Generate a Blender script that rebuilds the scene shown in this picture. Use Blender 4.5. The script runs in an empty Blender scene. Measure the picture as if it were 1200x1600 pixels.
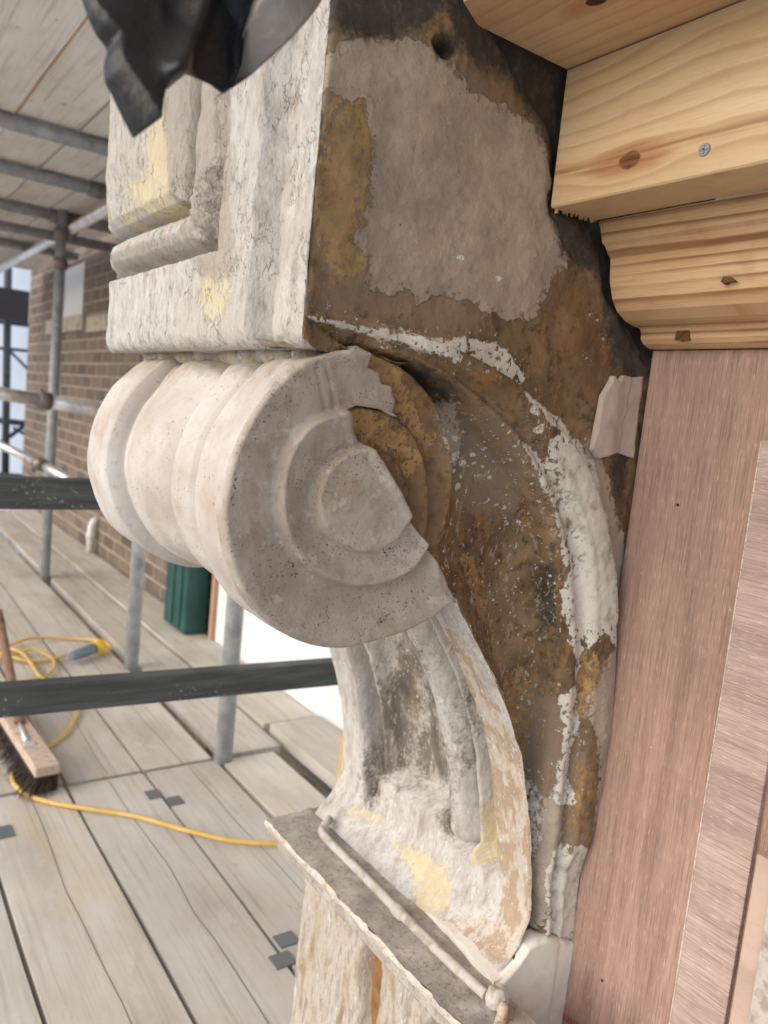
import bpy, bmesh, math, random
import numpy as np
from mathutils import Vector, Matrix

SC = bpy.context.scene
COL = SC.collection
rad = math.radians
random.seed(4)

# ------------------------------------------------------------------ camera, sky, sun, exposure
F, YAW, PITCH, ROLL = 1225.0, rad(35.5), rad(-6.85), rad(5.78)     # focal length in pixels of the 1200x1600 photograph
_f = np.array([math.sin(YAW)*math.cos(PITCH), math.cos(YAW)*math.cos(PITCH), math.sin(PITCH)])
_r = np.array([math.cos(YAW), -math.sin(YAW), 0.0])
_u = np.cross(_r, _f)
CR = _r*math.cos(ROLL) + _u*math.sin(ROLL)
CU = _u*math.cos(ROLL) - _r*math.sin(ROLL)
cam = bpy.data.cameras.new('camera')
cam.sensor_fit = 'VERTICAL'; cam.sensor_height = 36; cam.sensor_width = 27
cam.lens = F/1600*36
cam.clip_start = 0.02; cam.clip_end = 600
cam.dof.use_dof = True; cam.dof.focus_distance = 0.70; cam.dof.aperture_fstop = 7.0
camo = bpy.data.objects.new('camera', cam); COL.objects.link(camo)
camo.matrix_world = Matrix(((CR[0], CU[0], -_f[0], 0), (CR[1], CU[1], -_f[1], 0), (CR[2], CU[2], -_f[2], 0), (0, 0, 0, 1)))
SC.camera = camo

SUN_AZ, SUN_EL = rad(-92), rad(34)          # azimuth from +Y towards +X: light comes from the open street side
W = bpy.data.worlds.new('World'); SC.world = W; W.use_nodes = True
wn = W.node_tree.nodes; wn.clear()
sky = wn.new('ShaderNodeTexSky'); sky.sky_type = 'NISHITA'; sky.sun_disc = False
sky.sun_elevation = SUN_EL; sky.sun_rotation = SUN_AZ
sky.dust_density = 2.5; sky.air_density = 1.0; sky.ozone_density = 1.0
bg = wn.new('ShaderNodeBackground'); bg.inputs[1].default_value = 0.15
wo = wn.new('ShaderNodeOutputWorld')
W.node_tree.links.new(sky.outputs[0], bg.inputs[0]); W.node_tree.links.new(bg.outputs[0], wo.inputs[0])
sun = bpy.data.lights.new('sun', 'SUN'); sun.energy = 0.5; sun.angle = rad(80); sun.color = (1, .985, .965)
suno = bpy.data.objects.new('sun', sun); COL.objects.link(suno)
sd_ = Vector((math.sin(SUN_AZ)*math.cos(SUN_EL), math.cos(SUN_AZ)*math.cos(SUN_EL), math.sin(SUN_EL)))
suno.rotation_euler = sd_.to_track_quat('Z', 'Y').to_euler()
suno.location = (-5, 0, 8)
SC.view_settings.view_transform = 'Standard'; SC.view_settings.look = 'None'
SC.view_settings.exposure = 0.68; SC.view_settings.gamma = 1.0
SC.cycles.max_bounces = 8; SC.cycles.diffuse_bounces = 5

# ------------------------------------------------------------------ survey: a traced point on a real plane of the place
def ray(px, py): return CR*((px-600)/F) - CU*((py-800)/F) + _f
def onY(px, py, Y=.55): d = ray(px, py); return d*(Y/d[1])
def onX(px, py, X): d = ray(px, py); return d*(X/d[0])
def onZ(px, py, Z): d = ray(px, py); return d*(Z/d[2])
def side(pts, Y=.55): return np.array([[p[0], p[2]] for p in (onY(a, b, Y) for a, b in pts)])   # -> (X, Z)
FLOOR = -.97
CEIL = .83

# ------------------------------------------------------------------ maths helpers
def lin(r, g, b): return tuple(((c/255/12.92) if c/255 <= .04045 else ((c/255+.055)/1.055)**2.4) for c in (r, g, b)) + (1,)
def sstep(a, b, x): t = np.clip((x-a)/(b-a), 0, 1); return t*t*(3-2*t)
def _hash(i, j, k):
    n = (i*374761393 + j*668265263 + k*2147483647 + 974711) & 0xffffffff
    n = ((n ^ (n >> 13))*1274126177) & 0xffffffff
    return ((n ^ (n >> 16)) & 0xffff)/65535.0
def vnoise(x, y, z=0.0):
    x = np.asarray(x, float); y = np.asarray(y, float); z = np.zeros_like(x)+z
    i, j, k = (np.floor(a).astype(np.int64) for a in (x, y, z))
    u, v, w = x-i, y-j, z-k
    u, v, w = (t*t*(3-2*t) for t in (u, v, w))
    r = 0
    for a in (0, 1):
        for b in (0, 1):
            for c in (0, 1):
                r = r + _hash(i+a, j+b, k+c)*(u if a else 1-u)*(v if b else 1-v)*(w if c else 1-w)
    return r-.5
def fbm(x, y, z=0.0, o=4, g=.5):
    x = np.asarray(x, float); y = np.asarray(y, float); r = 0; a = 1; s = 1
    for q in range(o):
        r = r + a*vnoise(x*s+q*17.3, y*s-q*9.1, z*s); a *= g; s *= 2.03
    return r
def smooth_path(P, step, closed=False):
    P = np.asarray(P, float); n = len(P); out = []
    rng = range(n if closed else n-1)
    for i in rng:
        p0 = P[(i-1) % n] if (closed or i > 0) else P[0]; p1 = P[i]; p2 = P[(i+1) % n]
        p3 = P[(i+2) % n] if (closed or i+2 < n) else P[-1]
        m = max(2, int(np.linalg.norm(p2-p1)/step))
        for k in range(m):
            t = k/m
            out.append(.5*((2*p1)+(-p0+p2)*t+(2*p0-5*p1+4*p2-p3)*t*t+(-p0+3*p1-3*p2+p3)*t**3))
    if not closed: out.append(P[-1])
    return np.array(out)
def seg_dist(Q, P, closed=True):
    Q = np.asarray(Q); A = np.asarray(P); B = np.roll(A, -1, 0)
    if not closed: A, B = A[:-1], A[1:]
    best = np.full(len(Q), 1e9); near = np.zeros_like(Q)
    for a, b in zip(A, B):
        d = b-a; L = d@d
        if L < 1e-14: continue
        t = np.clip(((Q-a)@d)/L, 0, 1); c = a+t[:, None]*d
        e = ((Q-c)**2).sum(1); m = e < best
        best[m] = e[m]; near[m] = c[m]
    return np.sqrt(best), near
def inside(Q, P):
    A = np.asarray(P); B = np.roll(A, -1, 0); r = np.zeros(len(Q), bool)
    for a, b in zip(A, B):
        if a[1] == b[1]: continue
        c = ((a[1] > Q[:, 1]) != (b[1] > Q[:, 1])) & (Q[:, 0] < (b[0]-a[0])*(Q[:, 1]-a[1])/(b[1]-a[1])+a[0])
        r ^= c
    return r
def sdist(Q, P):
    d, _ = seg_dist(Q, P); return np.where(inside(Q, P), d, -d)
def union(Q, polys):
    r = np.full(len(Q), -1.0)
    r[:] = -.04
    for P in polys:
        P = np.asarray(P); lo = P.min(0)-.04; hi = P.max(0)+.04
        k = np.where((Q > lo).all(1) & (Q < hi).all(1))[0]
        if len(k): r[k] = np.maximum(r[k], sdist(Q[k], P))
    return r

# ------------------------------------------------------------------ object helpers
def tag(o, label=None, cat=None, group=None, kind=None):
    if label: o['label'] = label
    if cat: o['category'] = cat
    if group: o['group'] = group
    if kind: o['kind'] = kind
    return o
def empty(name, loc, label, cat, group=None):
    o = bpy.data.objects.new(name, None); COL.objects.link(o); o.location = loc; o.empty_display_size = .05
    return tag(o, label, cat, group)
def world_of(o):
    v = Vector((0, 0, 0))
    while o is not None: v = v + o.location; o = o.parent
    return v
def link_mesh(name, me, mat, parent=None):
    for m in (mat if isinstance(mat, (list, tuple)) else [mat]): me.materials.append(m)
    o = bpy.data.objects.new(name, me); COL.objects.link(o)
    if parent is not None:
        w = world_of(parent); me.transform(Matrix.Translation(-w)); o.parent = parent
    return o
def from_np(name, V, Fc, mat, parent=None, smooth=True, attrs=None, mi=None):
    me = bpy.data.meshes.new(name); me.from_pydata([tuple(v) for v in V], [], [tuple(int(i) for i in f) for f in Fc])
    if attrs:
        for k, a in attrs.items():
            at = me.attributes.new(k, 'FLOAT', 'POINT'); at.data.foreach_set('value', np.asarray(a, np.float32))
    if smooth: me.polygons.foreach_set('use_smooth', [True]*len(me.polygons))
    me.update()
    o = link_mesh(name, me, mat, parent)
    if mi is not None: me.polygons.foreach_set('material_index', np.asarray(mi, np.int32))
    return o
class MB:
    def __init__(s): s.bm = bmesh.new()
    def box(s, a, b, bev=0.0, rot=None, seg=2):
        a, b = Vector(a), Vector(b); c = (a+b)/2; d = b-a
        t = bmesh.new(); bmesh.ops.create_cube(t, size=1)
        bmesh.ops.scale(t, vec=d, verts=t.verts)
        if bev: bmesh.ops.bevel(t, geom=t.edges[:], offset=bev, segments=seg, profile=.5, affect='EDGES')
        if rot is not None: bmesh.ops.transform(t, matrix=rot.to_4x4(), verts=t.verts)
        bmesh.ops.translate(t, vec=c, verts=t.verts); s._add(t); return s
    def _add(s, t):
        m = bpy.data.meshes.new('t'); t.to_mesh(m); t.free(); s.bm.from_mesh(m); bpy.data.meshes.remove(m)
    def tube(s, pts, r, n=14, cap=True, hollow=0.0):
        pts = [Vector(p) for p in pts]; rr = r if isinstance(r, (list, tuple)) else [r]*len(pts)
        rings = []; up = None
        for i, p in enumerate(pts):
            d = (pts[min(i+1, len(pts)-1)]-pts[max(i-1, 0)]).normalized()
            if up is None: up = Vector((0, 0, 1)) if abs(d.z) < .9 else Vector((1, 0, 0))
            x = d.cross(up).normalized(); up = x.cross(d).normalized()
            rings.append([s.bm.verts.new(p+(x*math.cos(2*math.pi*k/n)+up*math.sin(2*math.pi*k/n))*rr[i]) for k in range(n)])
        for A, B in zip(rings, rings[1:]):
            for k in range(n):
                f = s.bm.faces.new((A[k], A[(k+1) % n], B[(k+1) % n], B[k])); f.smooth = True
        if cap:
            s.bm.faces.new(rings[0][::-1]); s.bm.faces.new(rings[-1])
        return s
    def prism(s, poly, axis, a, b):
        # poly in the two other axes
        def P(u, v, w): return {'x': (w, u, v), 'y': (u, w, v), 'z': (u, v, w)}[axis]
        A = [s.bm.verts.new(P(u, v, a)) for u, v in poly]; B = [s.bm.verts.new(P(u, v, b)) for u, v in poly]
        s.bm.faces.new(A); s.bm.faces.new(B[::-1]); n = len(poly)
        for k in range(n): s.bm.faces.new((A[k], B[k], B[(k+1) % n], A[(k+1) % n]))
        return s
    def build(s, name, mat, parent=None):
        bmesh.ops.recalc_face_normals(s.bm, faces=s.bm.faces)
        me = bpy.data.meshes.new(name); s.bm.to_mesh(me); s.bm.free()
        return link_mesh(name, me, mat, parent)

def relief(outline, step, hfun, place, skirt=.02):
    """Dense carved surface over a planar outline: grid trimmed and snapped to the outline, with a rim behind it."""
    P = np.asarray(outline); lo = P.min(0)-step; hi = P.max(0)+step
    nx, ny = int((hi[0]-lo[0])/step)+2, int((hi[1]-lo[1])/step)+2
    gx, gy = np.meshgrid(lo[0]+np.arange(nx)*step, lo[1]+np.arange(ny)*step, indexing='ij')
    Q = np.stack([gx.ravel(), gy.ravel()], 1)
    C = np.stack([(gx[:-1, :-1]+step/2).ravel(), (gy[:-1, :-1]+step/2).ravel()], 1)
    keep = inside(C, P)
    ii, jj = np.meshgrid(np.arange(nx-1), np.arange(ny-1), indexing='ij')
    a = (ii*ny+jj).ravel()[keep]
    quads = np.stack([a, a+ny, a+ny+1, a+1], 1)
    e = np.concatenate([quads[:, [k, (k+1) % 4]] for k in range(4)])
    key = np.sort(e, 1); kk = key[:, 0]*(nx*ny+1)+key[:, 1]
    _, inv, cnt = np.unique(kk, return_inverse=True, return_counts=True)
    be = e[cnt[inv] == 1]
    bv = np.unique(be)
    _, nr = seg_dist(Q[bv], P); Q[bv] = nr
    used = np.unique(quads); remap = -np.ones(nx*ny, int); remap[used] = np.arange(len(used))
    Q = Q[used]; quads = remap[quads]; be = remap[be]
    h = hfun(Q); V = place(Q, h); n = len(Q)
    bvi = np.unique(be); m2 = -np.ones(n, int); m2[bvi] = n+np.arange(len(bvi))
    Vs = place(Q[bvi], h[bvi]*0-skirt)
    sk = np.stack([be[:, 1], be[:, 0], m2[be[:, 0]], m2[be[:, 1]]], 1)
    return np.concatenate([V, Vs]), np.concatenate([quads, sk]), np.concatenate([Q, Q[bvi]])
def placeY(Y0): return lambda Q, h: np.stack([Q[:, 0], Y0-h, Q[:, 1]], 1)      # relief raised towards -Y
def placeX(X0): return lambda Q, h: np.stack([X0-h, Q[:, 0], Q[:, 1]], 1)      # relief raised towards -X

# ------------------------------------------------------------------ material helpers
class G:
    def __init__(s, name, rough=.8):
        s.m = bpy.data.materials.new(name); s.m.use_nodes = True; s.t = s.m.node_tree; s.t.nodes.clear()
        s.out = s.t.nodes.new('ShaderNodeOutputMaterial'); s.b = s.t.nodes.new('ShaderNodeBsdfPrincipled')
        s.t.links.new(s.b.outputs[0], s.out.inputs[0]); s.b.inputs['Roughness'].default_value = rough
        s.pos = s.t.nodes.new('ShaderNodeNewGeometry').outputs['Position']
    def N(s, ty, **kw):
        n = s.t.nodes.new(ty)
        for k, v in kw.items(): setattr(n, k, v)
        return n
    def put(s, sock, v):
        if isinstance(v, bpy.types.NodeSocket): s.t.links.new(v, sock)
        elif v is not None:
            sock.default_value = v
    def math(s, op, a, b=None, c=None):
        n = s.N('ShaderNodeMath', operation=op)
        for i, v in enumerate((a, b, c)): s.put(n.inputs[i], v)
        return n.outputs[0]
    def vec(s, scale, src=None, off=(0, 0, 0)):
        n = s.N('ShaderNodeMapping'); s.put(n.inputs[0], src or s.pos); n.inputs[3].default_value = scale; n.inputs[1].default_value = off
        return n.outputs[0]
    def noise(s, scale=10, det=4, rough=.55, vec=None, dist=0.0):
        n = s.N('ShaderNodeTexNoise'); s.put(n.inputs['Vector'], vec or s.pos)
        n.inputs['Scale'].default_value = scale; n.inputs['Detail'].default_value = det; n.inputs['Roughness'].default_value = rough
        n.inputs['Distortion'].default_value = dist
        return n.outputs[0]
    def voro(s, scale, vec=None, feat='F1'):
        n = s.N('ShaderNodeTexVoronoi', feature=feat); s.put(n.inputs['Vector'], vec or s.pos); n.inputs['Scale'].default_value = scale
        return n.outputs[0]
    def step(s, x, a, b):
        n = s.N('ShaderNodeMapRange', interpolation_type='SMOOTHSTEP'); s.put(n.inputs[0], x)
        n.inputs[1].default_value = a; n.inputs[2].default_value = b; return n.outputs[0]
    def ramp(s, x, stops):
        n = s.N('ShaderNodeValToRGB'); s.put(n.inputs[0], x); el = n.color_ramp.elements
        while len(el) < len(stops): el.new(.5)
        for e, (p, c) in zip(el, stops): e.position = p; e.color = c
        return n.outputs[0]
    def mix(s, f, a, b, mode='MIX'):
        n = s.N('ShaderNodeMix', data_type='RGBA', blend_type=mode); s.put(n.inputs[0], f); s.put(n.inputs[6], a); s.put(n.inputs[7], b)
        return n.outputs[2]
    def attr(s, name):
        n = s.N('ShaderNodeAttribute', attribute_name=name); return n.outputs['Fac']
    def sep(s, v=None):
        n = s.N('ShaderNodeSeparateXYZ'); s.put(n.inputs[0], v or s.pos); return n.outputs
    def comb(s, x, y, z):
        n = s.N('ShaderNodeCombineXYZ')
        for i, v in enumerate((x, y, z)): s.put(n.inputs[i], v)
        return n.outputs[0]
    def rnd(s): return s.N('ShaderNodeObjectInfo').outputs['Random']
    def done(s, col, bump=None, dist=.002, strength=1.0, rough=None, metal=None):
        s.put(s.b.inputs['Base Color'], col)
        if bump is not None:
            n = s.N('ShaderNodeBump'); n.inputs['Strength'].default_value = strength; n.inputs['Distance'].default_value = dist
            s.put(n.inputs['Height'], bump); s.t.links.new(n.outputs[0], s.b.inputs['Normal'])
        if rough is not None: s.put(s.b.inputs['Roughness'], rough)
        if metal is not None: s.put(s.b.inputs['Metallic'], metal)
        return s.m
def wob(g, amp=.010, scales=((60, 5),)):
    """ragged edge in metres, added to a signed-distance attribute"""
    r = None
    for sc, det in scales:
        n = g.math('MULTIPLY', g.math('SUBTRACT', g.noise(sc, det, .62), .5), amp*2)
        r = n if r is None else g.math('ADD', r, n)
    return r
def layer(g, col, bump, attr, c, amp=.010, soft=.0012, sc=60, lift=.3, alpha=1.0, frag=1.0):
    at = g.attr(attr)
    d = g.math('ADD', at, wob(g, amp, ((sc, 6),)))
    d = g.math('ADD', d, wob(g, amp*.35, ((sc*4.3, 4),)))
    m = g.step(d, -soft, soft)
    if soft < .003:
        n = g.noise(sc*2.4, 5, .62, g.vec((1, 1, .8), off=(3.1, .4, sc*.01)))
        hole = g.math('MULTIPLY', g.step(n, .56, .585), g.step(at, .026*frag, .005*frag))
        isl = g.math('MULTIPLY', g.step(n, .375, .355), g.step(at, -.016*frag, -.003*frag))
        m = g.math('MAXIMUM', g.math('MULTIPLY', m, g.math('SUBTRACT', 1.0, hole)), isl)
    if alpha != 1: m = g.math('MULTIPLY', m, alpha)
    return g.mix(m, col, c), g.math('ADD', bump, g.math('MULTIPLY', m, lift)), m
def speck(g, col, bump, c, scale, lo, hi, region=None, lift=.25, det=5):
    m = g.step(g.noise(scale, det, .6, g.vec((1, 1, 1), off=(scale*.37, 1.7, scale*.11))), lo, hi)
    if region is not None: m = g.math('MULTIPLY', m, region)
    return g.mix(m, col, c), g.math('ADD', bump, g.math('MULTIPLY', m, lift))

# ================================================================== MATERIALS OF THE CORBEL
def mat_side():
    g = G('weathered_painted_plaster', .78)
    n1 = g.noise(14, 5, .6); n2 = g.noise(90, 5, .65); n3 = g.noise(420, 3, .6)
    col = g.ramp(n1, [(.34, lin(94, 76, 55)), (.48, lin(118, 97, 70)), (.58, lin(136, 113, 84)), (.68, lin(158, 136, 106))])
    col = g.mix(g.math('MULTIPLY', g.step(n2, .53, .62), .65), col, lin(66, 52, 38))
    col = g.mix(g.math('MULTIPLY', g.step(g.noise(52, 6, .7, g.vec((1.5, 1, .7), off=(5, 2, 8))), .54, .60), .55), col, lin(158, 118, 66))
    col = g.mix(g.math('MULTIPLY', g.step(n2, .46, .36), .35), col, lin(150, 128, 98))
    bump = g.math('ADD', g.math('MULTIPLY', n2, .5), g.math('MULTIPLY', n3, .25))
    col, bump, _ = layer(g, col, bump, 'fade', lin(140, 124, 106), .024, .012, 34, .1, .75)
    # rusty and ochre old paint
    col, bump, _ = layer(g, col, bump, 'rust', lin(128, 98, 68), .030, .014, 40, .05, .45)
    oc = g.ramp(g.noise(45, 5, .6), [(.3, lin(172, 148, 106)), (.55, lin(156, 130, 90)), (.72, lin(124, 102, 72))])
    col, bump, mo = layer(g, col, bump, 'ochre', oc, .009, .0012, 75, .2)
    gold = g.ramp(g.noise(70, 5, .6), [(.35, lin(178, 144, 96)), (.6, lin(150, 118, 76)), (.75, lin(108, 86, 58))])
    col, bump, _ = layer(g, col, bump, 'gold', gold, .022, .0015, 85, .2)
    # taupe skim coat
    n5 = g.noise(24, 6, .6)
    tp = g.ramp(n5, [(.3, lin(154, 142, 128)), (.5, lin(172, 158, 142)), (.68, lin(184, 168, 150))])
    tp = g.mix(g.math('MULTIPLY', g.step(n2, .58, .7), .4), tp, lin(138, 122, 108))
    tp = g.mix(g.math('MULTIPLY', g.step(n3, .62, .72), .5), tp, lin(200, 188, 176))
    col, bump, mt = layer(g, col, bump, 'taupe', tp, .012, .0014, 60, .55, 1.0, .35)
    rg = g.math('ADD', g.math('MULTIPLY', g.noise(38, 6, .65), .8), g.math('MULTIPLY', g.noise(150, 4, .6), .4))
    bump = g.math('ADD', bump, g.math('MULTIPLY', mt, g.math('MULTIPLY', rg, .8)))
    # sooty tone, plus shade painted in at timber gap, hole and crevices
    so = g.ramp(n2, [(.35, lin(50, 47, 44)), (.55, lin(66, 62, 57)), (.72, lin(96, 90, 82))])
    col, bump, _ = layer(g, col, bump, 'soot_shade', so, .020, .006, 48, -.1, .95)
    # chalky white remains
    wh = g.ramp(g.noise(38, 6, .65), [(.3, lin(170, 164, 150)), (.45, lin(214, 211, 200)), (.6, lin(222, 218, 207)), (.72, lin(178, 168, 150))])
    col, bump, mw = layer(g, col, bump, 'white', wh, .0085, .0008, 70, .45)
    # splashes of white over the brown, where old paint clings
    reg = g.step(g.attr('splash'), -.006, .012)
    sp = g.step(g.noise(190, 3, .5), .655, .675)
    sp2 = g.step(g.noise(75, 4, .6, g.vec((2.2, 1, .8))), .66, .68)
    sp = g.math('MULTIPLY', g.math('MAXIMUM', sp, sp2), reg)
    col = g.mix(sp, col, lin(214, 208, 196)); bump = g.math('ADD', bump, g.math('MULTIPLY', sp, .4))
    st = g.step(g.noise(110, 4, .62, g.vec((1.6, 1, .5), off=(3, 1, 2))), .60, .64)
    st = g.math('MULTIPLY', st, g.math('MULTIPLY', reg, .75))
    col = g.mix(st, col, lin(176, 160, 138)); bump = g.math('ADD', bump, g.math('MULTIPLY', st, .2))
    # drips of ochre on the channel
    oq = g.step(g.noise(60, 4, .6, g.vec((2.4, 1, .7), off=(9, 4, 1))), .64, .66)
    col = g.mix(g.math('MULTIPLY', oq, reg), col, lin(160, 126, 84))
    col, bump, _ = layer(g, col, bump, 'drops', lin(226, 222, 212), .0012, .0006, 300, .5)
    pits = g.step(g.noise(300, 2, .5), .72, .78)
    col = g.mix(g.math('MULTIPLY', pits, .5), col, lin(70, 60, 50)); bump = g.math('SUBTRACT', bump, g.math('MULTIPLY', pits, .3))
    return g.done(col, bump, .0022, .9)

def mat_fresh():
    g = G('fresh_repair_plaster', .88)
    n1 = g.noise(11, 5, .6); n2 = g.noise(70, 5, .6); n3 = g.noise(520, 2, .5)
    col = g.ramp(n1, [(.34, lin(160, 148, 136)), (.5, lin(180, 169, 157)), (.62, lin(194, 185, 175))])  # darker than the same plaster on the front: side's shade in the colour
    col = g.mix(g.math('MULTIPLY', g.step(n2, .50, .66), .55), col, lin(166, 148, 132))
    col = g.mix(g.math('MULTIPLY', g.step(g.noise(30, 6, .7, g.vec((1, 1, 1), off=(7, 3, 1))), .52, .64), .5), col, lin(152, 134, 118))
    col = g.mix(g.math('MULTIPLY', g.step(g.noise(46, 6, .7, g.vec((1, 1, 1), off=(1, 8, 2))), .56, .66), .5), col, lin(214, 207, 200))
    pits = g.math('MULTIPLY', g.step(n3, .64, .68), g.step(g.noise(20, 4, .6), .42, .6))
    col = g.mix(g.math('MULTIPLY', pits, .8), col, lin(90, 76, 64))
    dp = g.math('ADD', g.attr('pit'), wob(g, .004, ((120, 4),)))
    bl = g.math('MULTIPLY', g.step(dp, -.001, .001), g.step(g.noise(330, 3, .6), .56, .62))
    col = g.mix(bl, col, lin(96, 80, 66))
    bump = g.math('SUBTRACT', g.math('ADD', g.math('MULTIPLY', n2, .6), g.math('MULTIPLY', g.noise(240, 4, .6), .6)), g.math('ADD', g.math('MULTIPLY', pits, 1.2), g.math('MULTIPLY', bl, .6)))
    return g.done(col, bump, .0014, .8)

def mat_front():
    """front of the scroll: clean cast plaster above, old limewash with yellow and sooty, groove-shading streaks below"""
    g = G('limewashed_plaster', .85)
    n1 = g.noise(10, 5, .6); n2 = g.noise(70, 5, .65); n3 = g.noise(420, 2, .5)
    cl = g.ramp(n1, [(.33, lin(188, 178, 168)), (.5, lin(205, 198, 191)), (.64, lin(216, 212, 207))])
    cl = g.mix(g.math('MULTIPLY', g.step(g.noise(16, 5, .65, g.vec((1, 1, 1), off=(2, 5, 1))), .52, .72), .55), cl, lin(182, 160, 140))
    pits = g.math('MULTIPLY', g.step(n3, .67, .71), g.step(g.noise(24, 4, .6), .42, .58))
    cl = g.mix(g.math('MULTIPLY', pits, .75), cl, lin(120, 102, 86))
    dz = g.step(g.math('ADD', g.sep()[2], g.math('MULTIPLY', g.math('SUBTRACT', g.noise(40, 5, .65), .5), .07)), .012, .030)
    cl = g.mix(g.math('MULTIPLY', dz, .6), cl, g.ramp(n2, [(.4, lin(150, 134, 118)), (.6, lin(190, 178, 166))]))
    cl = g.mix(g.math('MULTIPLY', g.step(g.noise(90, 6, .7), .56, .64), .35), cl, lin(188, 172, 156))
    v = g.vec((1.4, 1.4, .55))
    nv = g.noise(34, 6, .65, v)
    old = g.ramp(nv, [(.30, lin(164, 156, 148)), (.45, lin(192, 187, 182)), (.6, lin(210, 207, 203)), (.75, lin(184, 172, 154))])
    old = g.mix(g.math('MULTIPLY', g.step(g.noise(150, 5, .7, v), .52, .60), .5), old, lin(164, 152, 138))
    ye = g.step(g.math('ADD', g.attr('yellow'), wob(g, .012, ((60, 6), (220, 5)))), -.001, .001)
    old = g.mix(g.math('MULTIPLY', ye, .75), old, g.ramp(n2, [(.4, lin(222, 206, 160)), (.65, lin(204, 188, 150))]))
    orr = g.step(g.math('ADD', g.attr('tan'), wob(g, .024, ((80, 6), (240, 4)))), -.0015, .0015)
    old = g.mix(g.math('MULTIPLY', orr, .75), old, g.ramp(nv, [(.35, lin(192, 162, 124)), (.45, lin(168, 140, 106)), (.55, lin(210, 198, 180)), (.7, lin(136, 116, 92))]))
    so = g.step(g.math('ADD', g.attr('soot_shade'), wob(g, .026, ((75, 6), (220, 4)))), -.010, .014)  # sooty streaks, strengthened as painted shade so the flutes look deeper
    old = g.mix(g.math('MULTIPLY', so, .85), old, g.ramp(nv, [(.35, lin(78, 69, 60)), (.52, lin(116, 105, 94)), (.64, lin(176, 166, 154))]))
    fl = g.step(g.noise(120, 5, .65, g.vec((1.5, 1.5, .45), off=(4, 7, 1))), .60, .63)
    old = g.mix(g.math('MULTIPLY', fl, .7), old, lin(232, 230, 226))
    k = g.step(g.math('ADD', g.attr('fresh'), wob(g, .004, ((50, 4),))), -.001, .001)
    col = g.mix(k, old, cl)
    bold = g.math('ADD', g.math('MULTIPLY', nv, .8), g.math('ADD', g.math('MULTIPLY', g.noise(160, 5, .7, v), .7), g.math('ADD', g.math('MULTIPLY', fl, .3), g.math('MULTIPLY', ye, .25))))
    bcl = g.math('SUBTRACT', g.math('MULTIPLY', n2, .5), pits)
    bump = g.math('ADD', g.math('MULTIPLY', bold, g.math('SUBTRACT', 1.0, k)), g.math('MULTIPLY', bcl, k))
    return g.done(col, bump, .0018, .85)

def mat_block():
    """thick flaking limewash on the front of the block"""
    g = G('flaking_limewash', .9)
    v = g.vec((1.3, 1.3, .6))
    n1 = g.noise(9, 5, .6); nv = g.noise(60, 6, .7, v); n2 = g.noise(210, 4, .7, v)
    col = g.ramp(nv, [(.3, lin(172, 164, 154)), (.45, lin(200, 195, 188)), (.6, lin(217, 215, 211)), (.78, lin(192, 183, 170))])
    bare = g.step(g.math('ADD', n1, g.math('MULTIPLY', g.math('SUBTRACT', nv, .5), .5)), .50, .62)
    col = g.mix(g.math('MULTIPLY', bare, .5), col, lin(196, 186, 174))
    ye = g.step(g.math('ADD', g.attr('yellow'), wob(g, .034, ((70, 6), (200, 4)))), -.001, .001)
    col = g.mix(g.math('MULTIPLY', ye, .7), col, g.ramp(nv, [(.4, lin(230, 221, 184)), (.65, lin(216, 198, 152))]))
    d = g.math('ABSOLUTE', g.math('SUBTRACT', g.noise(55, 5, .6, g.vec((1.6, 1.6, .75), off=(1, 2, 3))), .5))
    cr = g.math('MULTIPLY', g.step(d, .010, .002), g.step(g.noise(23, 3, .5), .44, .56))
    col = g.mix(g.math('MULTIPLY', cr, .38), col, lin(130, 118, 106))
    gr = g.step(g.math('ADD', g.attr('grey'), wob(g, .010, ((50, 6),))), -.004, .004)
    col = g.mix(g.math('MULTIPLY', gr, .6), col, lin(168, 157, 146))
    bump = g.math('SUBTRACT', g.math('ADD', g.math('MULTIPLY', nv, 1.3), g.math('ADD', g.math('MULTIPLY', n2, .8), g.math('MULTIPLY', ye, .2))), g.math('MULTIPLY', cr, .8))
    return g.done(col, bump, .0026, .95)

def mat_plain_plaster(name, c0, c1, c2, sc=20, bd=.0016, dirt=None):
    g = G(name, .88)
    n1 = g.noise(sc, 6, .62); n2 = g.noise(sc*7, 5, .65)
    col = g.ramp(n1, [(.33, lin(*c0)), (.5, lin(*c1)), (.66, lin(*c2))])
    if dirt:
        col = g.mix(g.math('MULTIPLY', g.step(n2, .54, .62), .6), col, lin(*dirt))
    return g.done(col, g.math('ADD', n1, g.math('MULTIPLY', n2, .7)), bd, .9)

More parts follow.
